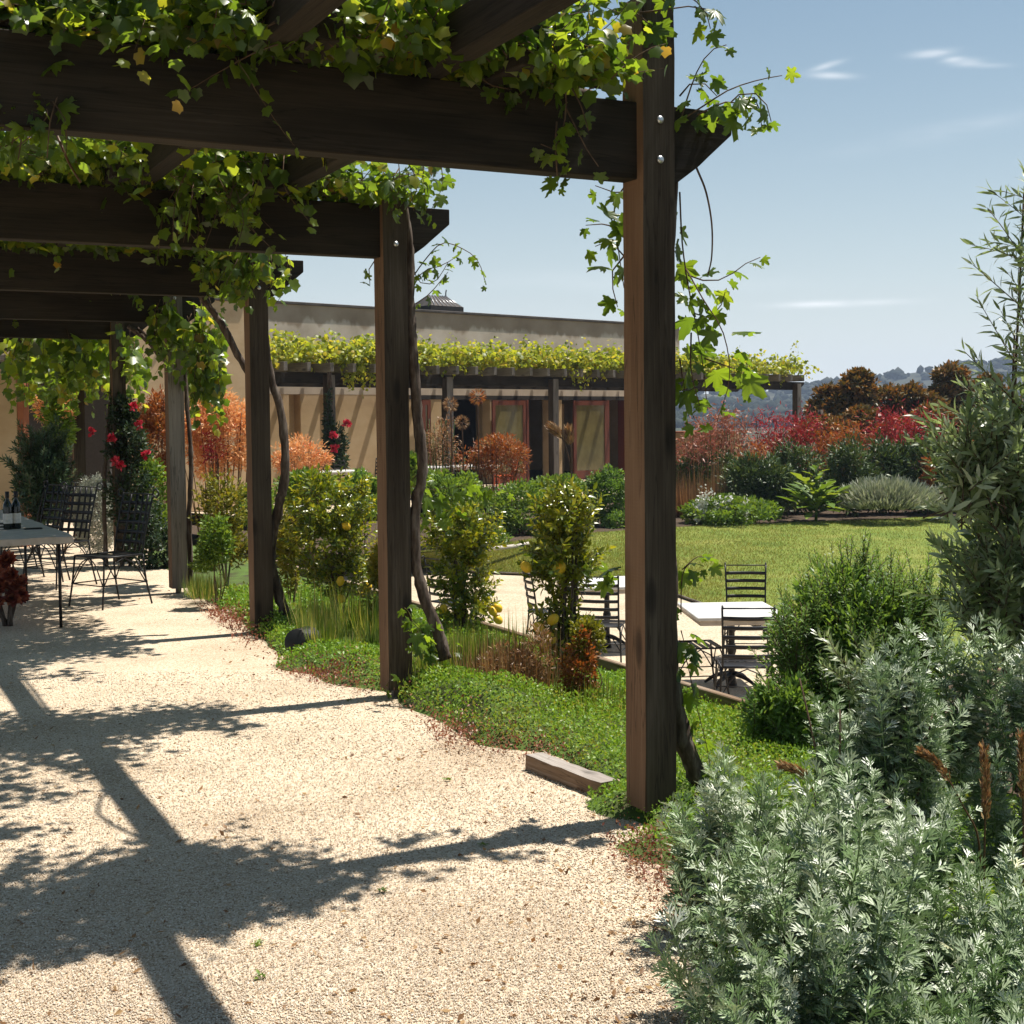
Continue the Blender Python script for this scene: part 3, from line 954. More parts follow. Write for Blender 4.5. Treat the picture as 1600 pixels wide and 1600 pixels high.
class Vine:
    def __init__(s):
        s.pos, s.ax, s.nr, s.sz, s.near, s.cane = [], [], [], [], [], []

    def grow(s, pts, size, near=False, cane=.0022, skip=0, flip=.0, dens=1.):
        pts = np.asarray(pts)
        if cane: s.cane.append((pts, cane))
        n = len(pts)
        side = 1
        for i in range(1 + skip, n):
            if rng.random() > dens: continue
            d = pts[i] - pts[i - 1]
            d = d / (np.linalg.norm(d) + 1e-9)
            h = np.cross(d, np.array([0, 0, 1.])) + rng.normal(size=3) * .35
            h /= np.linalg.norm(h) + 1e-9
            side = -side
            a = unit(h * side * .8 + d * .35 + np.array([0, 0, -.25]) + rng.normal(size=3) * .3)
            t = i / n
            z = size * (1.1 - .55 * t ** 2) * rng.uniform(.65, 1.15)
            s.pos.append(pts[i] + a * z * .35)
            s.ax.append(unit(a + np.array([0, 0, -.35]) + rng.normal(size=3) * .25))
            s.nr.append(unit(np.array([0, 0, .75]) + rng.normal(size=3) * .55))
            s.sz.append(z); s.near.append(near)


def heap(vn, u, v0, v1, per_m, size, zt=ZTOP, lo=.25, hi=.7, wide=.1, droop=2., axis='v', gap=.35, seed=0, upb=.55, zmin=None):
    zmin = ZTOP + .015 if zmin is None else zmin
    """shoots growing out of canes that lie along a beam (axis v) or a purlin (axis u)"""
    n = int(abs(v1 - v0) * per_m)
    for i in range(n):
        t = rng.uniform(v0, v1)
        if float(vnoise(t * 2.1 + seed * 7.3, seed * 3.1, 5)) < gap * rng.uniform(.6, 1.4): continue
        a, b = (u + rng.normal() * wide, t) if axis == 'v' else (t, u + rng.normal() * wide)
        p0 = uvz(a, b, zt + rng.uniform(-.02, .12))
        an = rng.random() * 6.28
        d = np.array([math.cos(an), math.sin(an), rng.uniform(-.2, upb * 2)])
        pts = shoot(p0, d, rng.uniform(lo, hi), droop)
        zc = zmin - (rng.uniform(0, .38) if rng.random() < .10 else 0.)
        low = np.where(pts[:, 2] < zc)[0]
        if len(low): pts = pts[:low[0]]
        far_ = np.where(to_uv(pts[:, 0], pts[:, 1])[1] > (-.05 if axis == 'v' and u < 1 else .3))[0]
        if len(far_): pts = pts[:far_[0]]
        if axis == 'v' and u < 1:
            fr_ = np.where(to_uv(pts[:, 0], pts[:, 1])[0] < -.34)[0]
            if len(fr_): pts = pts[:fr_[0]]
        if len(pts) > 2: vn.grow(pts, size, cane=.0022 if rng.random() < .5 else 0)


G_VAR = []
for q in range(8):
    v, f, r = leaves(T_GRAPE_HI, [(0, 0, 0)], [(0, 1, 0)], [(0, 0, 1)], [1.], [0.], random.uniform(-.55, .15), random.uniform(.85, 1.1))
    v = v + rng.normal(size=v.shape) * np.array([.015, .015, .025])
    G_VAR.append(mesh_np('leaf', v, f, M['grape'], np.full(len(v), random.uniform(.02, .38))))


def finish_vine(vn, parent, limit=280, T=T_GRAPE, m='grape_mass', foliage='foliage'):
    pos, ax, nr, sz, near = map(np.array, (vn.pos, vn.ax, vn.nr, vn.sz, vn.near))
    idx = np.where(near)[0]
    if len(idx) < limit:
        dist = np.linalg.norm(pos - np.array([0, 0, H]), axis=1)
        rest = np.where(~near)[0]
        rest = rest[np.argsort(dist[rest] - sz[rest] * 20)]
        # the nearest ones that stick out towards the viewer
        idx = np.r_[idx, rest[: max(0, limit - len(idx))]]
    idx = idx[:limit]
    for i in idx:
        a = unit(ax[i]); n_ = unit(nr[i] - a * (nr[i] @ a)); s_ = np.cross(a, n_)
        mw = frame(s_ * sz[i], a * sz[i], n_ * sz[i], pos[i])
        obj('leaf', random.choice(G_VAR), parent=parent, mw=mw)
    keep = np.ones(len(pos), bool); keep[idx] = False
    if keep.any():
        nn = keep.sum()
        stuff_part(foliage, [leaves(T, pos[keep], ax[keep], nr[keep], sz[keep], rng.random(nn) ** 1.1 * .54, rng.uniform(-.45, .1, nn), rng.uniform(.85, 1.1, nn))], M[m], parent)
    ps = [tube(p, [c * 1.3, c * .6], 4) for p, c in vn.cane]
    if ps:
        v, f = join_parts(ps)
        o = wobj('shoot', v, f, M['cane'], parent)
        o['kind'] = 'stuff'


def post_y(k): return (P1 + U * S * k)[1]


vlabel = {0: 'grape vine climbing the nearest pergola post and heaped over its beam',
          1: 'grape vine with twisting trunk beside the second post from the viewer',
          2: 'grape vine with pale crooked trunk beside the third post',
          3: 'grape vine draped over the fourth post beside the orange flowers',
          4: 'grape vine over the post that carries the red climbing rose',
          5: 'grape vine hanging low at the far end of the pergola'}
VG = 'grape vines trained over the pergola'
vines = {}
for k in range(6):
    vines[k] = thing('grape_vine', uvz(k * S + .1, .3), vlabel[k], 'vine', VG)
# trunks
tr = {0: [uvz(.10, .40, -.03), uvz(.10, .33, .12), uvz(.10, .255, .3), uvz(.10, .20, .55), uvz(.09, .185, 1.0), uvz(.11, .18, 1.6), uvz(.10, .178, 2.2), uvz(.09, .2, 2.75), uvz(.1, .1, 2.98)],
      1: [D(696, 1030, post_y(1) + .15), D(683, 985, post_y(1) + .15), D(662, 930, post_y(1) + .14), D(649, 870, post_y(1) + .13), D(650, 790, post_y(1) + .13), D(660, 735, post_y(1) + .13), D(653, 650, post_y(1) + .13), D(646, 570, post_y(1) + .12), D(640, 480, post_y(1) + .12), D(640, 390, post_y(1) + .12), D(630, 312, post_y(1) + .1)],
      2: [D(452, 975, post_y(2) + .2), D(436, 930, post_y(2) + .2), D(423, 870, post_y(2) + .18), D(434, 800, post_y(2) + .18), D(445, 740, post_y(2) + .18), D(440, 650, post_y(2) + .17), D(424, 590, post_y(2) + .16), D(415, 520, post_y(2) + .15), D(405, 415, post_y(2) + .12)],
      3: [D(296, 800, post_y(3) + .2), D(299, 720, post_y(3) + .2), D(293, 640, post_y(3) + .2), D(287, 560, post_y(3) + .2), D(280, 470, post_y(3) + .2)],
      4: [D(163, 760, post_y(4) + .1), D(168, 680, post_y(4) + .1), D(175, 600, post_y(4) + .1), D(180, 520, post_y(4) + .1)],
      5: [D(126, 760, post_y(5) + .1), D(122, 640, post_y(5) + .1), D(120, 540, post_y(5) + .1)]}
tr[3].insert(0, np.array([tr[3][0][0], tr[3][0][1], 0.])); tr[4].insert(0, np.array([tr[4][0][0], tr[4][0][1], 0.])); tr[5].insert(0, np.array([tr[5][0][0], tr[5][0][1], 0.]))
trad = {0: [.05, .042, .036, .03, .026, .026, .024, .022, .018], 1: [.04, .036, .034, .03, .034, .03, .034, .028, .02], 2: [.042, .04, .036, .04, .032, .03, .022, .018], 3: [.025, .02], 4: [.025, .02], 5: [.025, .02]}
for k in range(6):
    tube_obj('trunk', tr[k], trad[k], M['bark'], vines[k], 9, 6, .22)
# branching canes seen against the sky and the wall
yk = post_y(2) + .35
tube_obj('cane', [D(400, 600, yk), D(372, 555, yk), D(345, 505, yk), D(318, 468, yk), D(300, 440, yk)], [.032, .024], M['bark'], vines[2], 7, 5, .2)
yk = post_y(3) + .35
tube_obj('cane', [D(275, 575, yk), D(250, 555, yk), D(228, 530, yk), D(200, 510, yk)], [.03, .022], M['bark'], vines[3], 7, 5, .2)
tube_obj('cane', [D(248, 552, yk), D(236, 530, yk), D(215, 512, yk)], [.018, .012], M['bark'], vines[3], 6, 4, .2)
for k in range(6):
    for o in (-.02, .06):
        pts = [uvz(k * S + .12 + o + rng.normal() * .05, q, ZTOP + .03 + rng.random() * .09) for q in np.linspace(-.12, -4, 11)]
        tube_obj('cane', pts, [.02, .011], M['bark'], vines[k], 6, 3, .2)
    for q in (-.63, -1.38):
        if k < 5:
            pts = [uvz(k * S + .1 + t * S, q + rng.normal() * .05, ZTOP + .2 + rng.random() * .04) for t in np.linspace(0, 1, 6)]
            tube_obj('cane', pts, [.014, .009], M['cane'], vines[k], 5, 3, .2)
# the long bare tendril hanging from the near beam end, cane by beam 2
tube_obj('tendril', [D(1088, 262, 5.62), D(1103, 300, 5.62), D(1112, 350, 5.62), D(1112, 400, 5.62), D(1106, 430, 5.62)], [.005, .003], M['cane'], vines[0], 5, 5)
tube_obj('cane', [D(505, 284, 8.0), D(530, 296, 8.0), D(560, 330, 8.0)], [.02, .014], M['bark'], vines[1], 6, 4, .2)
tube_obj('cane', [D(78, 186, 5.0), D(95, 225, 4.9), D(108, 255, 4.9), D(126, 285, 4.9)], [.006, .004], M['dry'], vines[0], 5, 4)

VN = {k: Vine() for k in range(6)}
Y1 = post_y(0)
# vine over beam 1
heap(VN[0], .2, -4., -.02, 460, .064, lo=.3, hi=.8, gap=.22, seed=1, droop=1.6, upb=.8)
heap(VN[0], -.1, -1.75, -.25, 300, .064, lo=.2, hi=.5, gap=.05, seed=6, droop=1.4, upb=.7)
heap(VN[0], .18, -4., -1.6, 170, .066, lo=.3, hi=.75, gap=.15, seed=2, droop=2.6, upb=.3)
heap(VN[0], -1.38, .2, 2.4, 60, .076, zt=ZTOP + .2, axis='u', lo=.25, hi=.55, gap=.45, seed=3)
heap(VN[0], -1.5, -.15, .6, 140, .074, zt=ZTOP + .15, axis='u', lo=.25, hi=.5, gap=.1, seed=5)
heap(VN[0], -.70, -.15, .6, 180, .074, zt=ZTOP + .2, axis='u', lo=.25, hi=.5, gap=.2, seed=4)
# hanging shoots, given where they hang
def hang(k, pts, size, near=True, rad=.003, jitter=.5, step=.05, dens=1.):
    l = smooth_line(pts, 12)
    seg = np.r_[0, np.cumsum(np.linalg.norm(np.diff(l, axis=0), axis=1))]
    n = max(3, int(seg[-1] / step))
    q = np.stack([np.interp(np.linspace(0, seg[-1], n), seg, l[:, i]) for i in range(3)], 1)
    VN[k].grow(q, size, near=near, cane=rad, dens=dens)
    return q


ya = 5.62
hang(0, [D(1062, 300, ya), D(1066, 380, ya), D(1076, 450, ya), D(1090, 520, ya), D(1100, 585, ya), D(1105, 640, ya)], .108)
hang(0, [D(1072, 420, ya), D(1100, 470, ya - .1), D(1130, 520, ya - .1), D(1140, 590, ya - .1), D(1120, 660, ya)], .108)
hang(0, [D(1080, 520, ya), D(1080, 580, ya - .1), D(1095, 640, ya - .1)], .108)
hang(0, [D(1075, 430, ya), D(1110, 440, ya), D(1140, 430, ya), D(1165, 412, ya), D(1188, 402, ya)], .085)
hang(0, [D(1068, 470, ya), D(1100, 500, ya), D(1125, 480, ya), D(1135, 450, ya)], .10)
hang(0, [D(1100, 560, ya), D(1130, 570, ya), D(1155, 580, ya), D(1160, 600, ya)], .108)
hang(0, [D(1062, 560, ya), D(1072, 620, ya), D(1085, 655, ya)], .108)
hang(0, [D(1060, 200, 5.5), D(1075, 150, 5.5), D(1090, 110, 5.5), D(1110, 80, 5.45), D(1135, 70, 5.4)], .085)
hang(0, [D(1060, 190, 5.5), D(1100, 165, 5.5), D(1140, 140, 5.5), D(1185, 125, 5.5), D(1222, 118, 5.5)], .09)
hang(0, [D(1090, 180, 5.5), D(1130, 160, 5.5), D(1170, 165, 5.5), D(1200, 185, 5.5)], .09)
hang(0, [D(1120, 190, 5.55), D(1150, 150, 5.5), D(1190, 150, 5.5), D(1205, 190, 5.5)], .085)
hang(0, [D(1140, 175, 5.55), D(1165, 150, 5.5), D(1185, 160, 5.5), D(1190, 200, 5.5)], .085)
hang(0, [D(1062, 150, 5.55), D(1080, 130, 5.5), D(1100, 130, 5.5), D(1120, 150, 5.5)], .095)
hang(0, [D(1000, 20, 5.35), D(1040, 15, 5.35), D(1080, 10, 5.35), D(1125, 20, 5.35)], .10)
hang(0, [D(1000, -15, 5.35), D(1060, -15, 5.35), D(1100, 15, 5.35), D(1110, 45, 5.35)], .10)
hang(0, [D(980, 5, 5.4), D(1010, 35, 5.33), D(1045, 55, 5.33)], .10)
hang(0, [D(1050, 10, 5.33), D(1020, -10, 5.33), D(990, -10, 5.33), D(975, 20, 5.35)], .10)
hang(0, [D(985, 280, 5.65), D(960, 320, 5.65), D(965, 380, 5.65), D(975, 450, 5.65)], .12)
hang(0, [D(965, 355, 5.65), D(940, 350, 5.65), D(915, 352, 5.65)], .06)
hang(0, [D(975, 400, 5.65), D(955, 430, 5.65), D(965, 480, 5.65)], .10)
hang(0, [D(975, 400, 5.65), D(945, 370, 5.65), D(930, 385, 5.65)], .075)
hang(0, [D(990, 300, 5.65), D(955, 300, 5.65), D(930, 290, 5.65)], .085)
yb = 5.15
hang(0, [D(880, 110, yb), D(885, 160, yb), D(880, 200, yb), D(865, 235, yb), D(845, 225, yb)], .085)
hang(0, [D(885, 170, yb), D(900, 200, yb), D(915, 230, yb), D(935, 260, yb)], .08)
hang(0, [D(870, 190, yb), D(868, 225, yb), D(870, 265, yb), D(872, 290, yb + .3)], .075)
hang(0, [D(890, 130, yb), D(910, 170, yb), D(920, 205, yb)], .06)
hang(0, [D(720, 95, yb - .1), D(760, 130, yb - .1), D(800, 140, yb - .1)], .075)
hang(0, [D(800, 100, yb), D(830, 130, yb), D(800, 155, yb)], .08)
for q in range(9):
    x0 = rng.uniform(10, 90)
    hang(0, [D(x0, 60 + rng.uniform(-60, 30), 4.55), D(x0 + rng.uniform(-30, 30), 130, 4.45), D(x0 + rng.uniform(-35, 40), 185, 4.4), D(x0 + rng.uniform(-40, 60), 225 + rng.uniform(-20, 30), 4.4)], .085, near=True, dens=.8)
hang(0, [D(60, 10, 4.6), D(100, 45, 4.5), D(80, 80, 4.5)], .09)
# vine over beam 2
heap(VN[1], S + .09, -4., -1.2, 90, .08, lo=.3, hi=.8, gap=.1, seed=16, droop=1.6)
heap(VN[1], -1.5, S * .45, S * 1.6, 60, .08, zt=ZTOP + .2, axis='u', lo=.3, hi=.8, gap=.1, seed=17, wide=.25)
heap(VN[2], -1.5, S * 1.6, S * 2.4, 80, .08, zt=ZTOP + .2, axis='u', lo=.3, hi=.8, gap=.1, seed=18, wide=.3)
Y2 = post_y(1)
heap(VN[1], S + .09, -4., .1, 270, .066, lo=.3, hi=.75, gap=.25, seed=11, droop=2.0)
heap(VN[1], -.7, S - .7, S + .5, 90, .076, zt=ZTOP + .2, axis='u', lo=.3, hi=.6, gap=.2, seed=13)
heap(VN[1], -1.38, S + .2, 2 * S, 75, .076, zt=ZTOP + .2, axis='u', lo=.3, hi=.6, gap=.2, seed=12)
for q in range(26):
    x0, y0 = rng.uniform(270, 450), rng.uniform(215, 300)
    yy = Y2 - rng.uniform(.15, .75) - (450 - x0) / 2102 * 8 * .45
    hang(1, [D(x0, y0, yy), D(x0 + rng.uniform(-30, 20), y0 + 50, yy - .05), D(x0 + rng.uniform(-40, 50), y0 + rng.uniform(80, 130), yy - .1)], .088, near=q < 14, dens=.85)
for q in range(6):
    x0 = rng.uniform(590, 690)
    hang(1, [D(x0, 250 + rng.uniform(-20, 20), Y2 - .15), D(x0 + rng.uniform(-15, 15), 290, Y2 - .2), D(x0 + rng.uniform(-25, 25), 330, Y2 - .2)], .09)
ye = Y2 + .2
hang(1, [D(640, 440, ye), D(665, 405, ye), D(690, 380, ye), D(715, 385, ye), D(745, 405, ye), D(760, 445, ye)], .07)
hang(1, [D(640, 460, ye), D(660, 425, ye), D(690, 415, ye), D(715, 400, ye)], .075)
hang(1, [D(640, 400, ye), D(655, 440, ye), D(680, 440, ye), D(700, 410, ye)], .07)
hang(1, [D(640, 480, ye), D(670, 460, ye), D(700, 425, ye)], .06)
hang(1, [D(590, 400, ye), D(575, 425, ye), D(578, 445, ye)], .07)
heap(VN[2], -.95, 1.65 * S, 2.6 * S, 120, .08, zt=ZTOP + .15, axis='u', lo=.3, hi=.8, gap=.05, seed=61, wide=.35)
# beams 3..6
for k, per, ex in ((2, 150, 26), (3, 130, 22), (4, 120, 40), (5, 120, 46)):
    heap(VN[k], k * S + .09, -4., .2, per, .085, lo=.3, hi=.8, gap=.38, seed=20 + k, droop=2.2)
    heap(VN[k], -1.38, k * S, (k + 1) * S, 60, .085, zt=ZTOP + .2, axis='u', gap=.25, seed=30 + k)
    heap(VN[k], -.7, k * S, k * S + .9, 16, .115, zt=ZTOP + .2, axis='u', gap=.3, seed=40 + k)
heap(VN[2], -.55, 2.1 * S, 3 * S, 60, .085, zt=ZTOP + .2, axis='u', lo=.3, hi=.7, gap=.15, seed=51, wide=.35)
heap(VN[2], -.42, 2.2 * S, 3 * S, 150, .085, zt=ZTOP + .2, axis='u', lo=.3, hi=.7, gap=.05, seed=53, wide=.33)
heap(VN[3], -.42, 3 * S, 4.2 * S, 150, .085, zt=ZTOP + .2, axis='u', lo=.3, hi=.7, gap=.05, seed=54, wide=.33)
heap(VN[3], -.6, 3 * S, 4 * S, 60, .085, zt=ZTOP + .2, axis='u', lo=.3, hi=.7, gap=.15, seed=52, wide=.35)
for q in range(26):      # hanging at post 3, over the beam end side
    x0, y0 = rng.uniform(330, 455), rng.uniform(345, 410)
    yy = post_y(2) - rng.uniform(.1, .45)
    hang(2, [D(x0, y0, yy), D(x0 + rng.uniform(-20, 15), y0 + 35, yy), D(x0 + rng.uniform(-30, 20), y0 + rng.uniform(45, 75), yy)], .095, near=q < 8)
for q in range(26):      # post 4 drapes
    x0, y0 = rng.uniform(240, 340), rng.uniform(460, 500)
    yy = post_y(3) - .2 + rng.uniform(-.1, .5)
    hang(3, [D(x0, y0, yy), D(x0 + rng.uniform(-15, 15), y0 + 40, yy), D(x0 + rng.uniform(-20, 20), y0 + rng.uniform(60, 110), yy)], .105, near=False)
for q in range(36):      # right of post 4, thick drape
    x0, y0 = rng.uniform(295, 350), rng.uniform(500, 560)
    yy = post_y(3) + rng.uniform(.5, 1.1)
    hang(3, [D(x0, y0, yy), D(x0 + rng.uniform(-12, 12), y0 + 45, yy), D(x0 + rng.uniform(-20, 20), y0 + rng.uniform(60, 130), yy)], .11, near=False)
for q in range(110):      # low curtain at the far end
    x0, y0 = rng.uniform(20, 215), rng.uniform(490, 545)
    yy = rng.uniform(post_y(4) - .2, post_y(5) + .5)
    hang(5 if q % 2 else 4, [D(x0, y0, yy), D(x0 + rng.uniform(-15, 15), y0 + 40, yy), D(x0 + rng.uniform(-20, 20), y0 + rng.uniform(55, 120), yy)], .12, near=False)
for k in range(6):
    finish_vine(VN[k], vines[k], {0: 295, 1: 220, 2: 60}.get(k, 0))


# ------------------------------------------------------------------ FAR BUILDING AND ITS PERGOLA
PH = R(42)
WD = np.array([math.cos(PH), math.sin(PH)]); ND = np.array([math.sin(PH), -math.cos(PH)])   # along, and out towards the garden
w3, n3 = Vector((WD[0], WD[1], 0)), Vector((ND[0], ND[1], 0))
ZF = -.2
B0 = D(855, 655, 36.)[:2]                    # on the front line of the far pergola
FB = B0 - ND * 3.3                            # on the facade line


def along(px, base):
    """distance along the line through base that shows at photo column px"""
    r = ray(px, 655)[:2]
    # base + s*WD = t*r
    A_ = np.array([[WD[0], -r[0]], [WD[1], -r[1]]])
    return np.linalg.solve(A_, -base)[0]


def wpt(base, s, o, z):
    p = base + WD * s + ND * o
    return Vector((p[0], p[1], z))


def bbox(name, base, s0, s1, o0, o1, z0, z1, m, parent, bev=0.):
    """box from s0..s1 along the facade, o0..o1 outwards"""
    me = box_mesh(name, s1 - s0, o1 - o0, z1 - z0, m, bev)
    return obj(name, me, parent=parent, mw=frame(w3, -n3, z3, wpt(base, s0, (o0 + o1) / 2, (z0 + z1) / 2)))


M['red_frame'] = plain('red_brown_paint', (.17, .042, .02), .45)
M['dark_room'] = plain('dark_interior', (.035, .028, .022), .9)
M['glass'], _nt, _N, _L, _bs = mat('reflective_door_glass')
_bs.inputs['Base Color'].default_value = (.02, .02, .018, 1); _bs.inputs['Roughness'].default_value = .03
_bs.inputs['Specular IOR Level'].default_value = 1.0
M['pane_reflection'] = noise_mat('ochre_pane_reflection', [(.3, (.13, .105, .04)), (.7, (.22, .18, .075))], (3, 3, 2), .12, .0, spec=.8)  # door panes: the ochre reflected in the glass is painted as base colour
M['cap'] = noise_mat('dark_parapet_cap', [(.3, (.06, .05, .045)), (.7, (.12, .10, .09))], (3, 3, 3), .8, .2)
M['terracotta'] = noise_mat('terracotta', [(.3, (.30, .10, .05)), (.7, (.42, .16, .08))], (6, 6, 6), .85, .2)

# stucco with the dark drip band under the parapet
m, nt, N, L, bs = mat('stained_stucco')
tc = N.new('ShaderNodeTexCoord'); no = N.new('ShaderNodeTexNoise'); no.inputs['Scale'].default_value = 1.3; no.inputs['Detail'].default_value = 9
L.new(tc.outputs['Object'], no.inputs[0])
r1 = ramp(N, [(.3, (.44, .355, .27)), (.52, (.57, .475, .375)), (.75, (.67, .58, .48))]); L.new(no.outputs[0], r1.inputs[0])
sx = N.new('ShaderNodeSeparateXYZ'); L.new(tc.outputs['Object'], sx.inputs[0])
n2 = N.new('ShaderNodeTexNoise'); n2.inputs['Scale'].default_value = 1; n2.inputs['Detail'].default_value = 6
mp = N.new('ShaderNodeMapping'); mp.inputs['Scale'].default_value = (2.4, 1, .6); L.new(tc.outputs['Object'], mp.inputs[0]); L.new(mp.outputs[0], n2.inputs[0])
ma = N.new('ShaderNodeMath'); ma.operation = 'MULTIPLY_ADD'; ma.inputs[1].default_value = .9; L.new(n2.outputs[0], ma.inputs[0]); L.new(sx.outputs[2], ma.inputs[2])
st = ramp(N, [(.38, (1, 1, 1)), (.44, (.62, .56, .50))])
mrg = N.new('ShaderNodeMapRange'); mrg.inputs[1].default_value = -1.; mrg.inputs[2].default_value = 2.; L.new(ma.outputs[0], mrg.inputs[0])
M['_stain_val'] = mrg
st.color_ramp.elements[0].position, st.color_ramp.elements[1].position = .70, .735
L.new(mrg.outputs[0], st.inputs[0])
mx = N.new('ShaderNodeMix'); mx.data_type = 'RGBA'; mx.blend_type = 'MULTIPLY'; mx.inputs[0].default_value = 1
L.new(r1.outputs[0], mx.inputs[6]); L.new(st.outputs[0], mx.inputs[7]); L.new(mx.outputs[2], bs.inputs['Base Color'])
bs.inputs['Roughness'].default_value = .92
bp = N.new('ShaderNodeBump'); bp.inputs['Strength'].default_value = .15; L.new(no.outputs[0], bp.inputs['Height']); L.new(bp.outputs[0], bs.inputs['Normal'])
M['stained'] = m
del M['_stain_val']

af = lambda px: along(px, FB)
ap = lambda px: along(px, B0)
bl = thing('restaurant_building', (FB[0], FB[1], ZF), 'long ochre stucco building with red framed doors behind the far pergola', 'building')
HEAD, TOPZ = 2.35, 4.64
SL, SR = af(150), af(1062)
bbox('wall', FB, SL, SR, -.35, 0, HEAD, TOPZ, M['stained'], bl)
bbox('parapet_cap', FB, SL - .05, SR + .05, -.40, .05, TOPZ, TOPZ + .07, M['cap'], bl, .01)
openings = [(548, 552), (664, 672), (690, 765), (828, 862), (873, 945), (970, 1040)]
# solid piers and walls under the head line (photo columns)
for a_, b_ in ((150, 452), (470, 500), (524, 648), (672, 690), (766, 792), (860, 878)):
    bbox('wall', FB, af(a_), af(b_), -.35, -.003, ZF, HEAD, M['stucco'], bl)
for a_, b_, o_ in ((452, 470, -.30), (500, 524, -.30)):
    bbox('wall', FB, af(a_) + .003, af(b_) - .003, -.35 + o_, o_ + .0, ZF, HEAD, M['stucco'], bl)
bbox('wall', FB, SR - .4, SR, -7, -.36, ZF, TOPZ - .1, M['stucco'], bl)
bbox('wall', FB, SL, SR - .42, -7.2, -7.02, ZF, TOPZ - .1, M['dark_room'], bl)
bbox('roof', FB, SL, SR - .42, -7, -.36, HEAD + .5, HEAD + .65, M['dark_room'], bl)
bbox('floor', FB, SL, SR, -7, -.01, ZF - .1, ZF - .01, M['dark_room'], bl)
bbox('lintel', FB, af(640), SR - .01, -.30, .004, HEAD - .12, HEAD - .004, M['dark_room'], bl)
# door leaves folded outwards, each a frame with a pane, its ochre reflection painted on
def door_leaf(pa, pb, out=.02, ang=0.):
    s0, s1 = af(pa), af(pb)
    d = bbox('door', FB, s0, s0 + .11, out, out + .05, ZF + .01, HEAD - .14, M['red_frame'], bl)
    for q in (bbox('frame', FB, s1 - .11, s1, out, out + .05, ZF + .01, HEAD - .14, M['red_frame'], d),
              bbox('frame', FB, s0 + .11, s1 - .11, out, out + .05, HEAD - .28, HEAD - .14, M['red_frame'], d),
              bbox('frame', FB, s0 + .11, s1 - .11, out, out + .05, ZF + .01, ZF + .26, M['red_frame'], d),
              bbox('pane', FB, s0 + .112, s1 - .112, out + .015, out + .03, ZF + .262, HEAD - .282, M['pane_reflection'], d)): pass
    return d


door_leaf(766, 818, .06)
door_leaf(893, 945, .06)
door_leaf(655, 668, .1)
for px in (822, 948, 976, 1030):
    bbox('jamb', FB, af(px), af(px) + .09, -.3, .03, ZF, HEAD - .125, M['red_frame'], bl)
for px in (832, 838, 962):
    bbox('curtain', FB, af(px), af(px) + .16, -2.6, -2.5, ZF, HEAD - .2, M['stucco'], bl)
# ochre terracotta-capped wall at the right end
bbox('wall', FB, SR + .02, SR + 1.3, -.3, 1.5, ZF, 1.15, M['stucco'], bl)
bbox('wall_cap', FB, SR - .01, SR + 1.36, -.34, 1.54, 1.153, 1.21, M['terracotta'], bl, .008)
# left wing that steps forward
bbox('wing_wall', FB, SL - 7, af(240) - 0.0, .6, 4.2, ZF, 4.2, M['stucco'], bl)
bbox('parapet_cap', FB, SL - 7.05, af(240) + .05, .55, 4.25, 4.203, 4.27, M['cap'], bl, .01)

# lantern on the roof
ln = thing('roof_lantern', wpt(FB, af(690) + .5, -4, 4.2), 'small dark hipped roof lantern with curved finial above the far wall', 'roof lantern')
lw = Vector(D(683, 470, 42.))
bm = bmesh.new()
hz0, hz1 = D(683, 480, 42.)[2], D(683, 462, 42.)[2]
hw = .5
bt = [bm.verts.new((lw.x + a * hw * w3.x * 1.25 + b * hw * n3.x, lw.y + a * hw * w3.y * 1.25 + b * hw * n3.y, hz0)) for a, b in ((-1, -1), (1, -1), (1, 1), (-1, 1))]
tp_ = [bm.verts.new((lw.x + a * .35 * w3.x, lw.y + a * .35 * w3.y, hz1)) for a in (-1, 1)]
for q in ((bt[0], bt[1], tp_[1], tp_[0]), (bt[2], bt[3], tp_[0], tp_[1])): bm.faces.new(q)
bm.faces.new((bt[1], bt[2], tp_[1])); bm.faces.new((bt[3], bt[0], tp_[0])); bm.faces.new(bt[::-1])
off = WM[ln.name].translation
for q in bm.verts: q.co -= off
obj('roof', bm_mesh('roof', bm, M['cap']), off, ln)
bm_c = [Vector((lw.x + a * hw * w3.x * 1.25 + b * hw * n3.x, lw.y + a * hw * w3.y * 1.25 + b * hw * n3.y, hz0 + .02)) for a, b in ((-1, 1), (1, 1))]
for t in np.linspace(.08, .92, 7):
    a_ = bm_c[0].lerp(bm_c[1], t) + n3 * .03
    tcn = Vector((lw.x, lw.y, hz1 + .02)) + w3 * (t - .5) * .7
    tube_obj('rib', [a_, tcn], .012, M['steel'], ln, 4, 1)
fx = Vector((lw.x, lw.y, hz1)) + w3 * .35
tube_obj('finial', [fx, fx + Vector((0, 0, .1)), fx + w3 * .02 + Vector((0, 0, .2))], .02, M['iron'], ln, 5, 3)
tube_obj('finial', [fx + n3 * .3 - Vector((0, 0, .35)), fx + n3 * .18 + w3 * .1 - Vector((0, 0, .18)), fx], .022, M['iron'], ln, 5, 3)
base = wpt(FB, along(683, FB), 0, 0)
bm = box_mesh('lantern_base', 1.3, 1.0, hz0 - 2.95, M['dark_room'], 0)
obj('lantern_base', bm, parent=ln, mw=frame(w3, -n3, z3, lw + w3 * -.65 + Vector((0, 0, (hz0 + 2.95) / 2 - lw.z))))

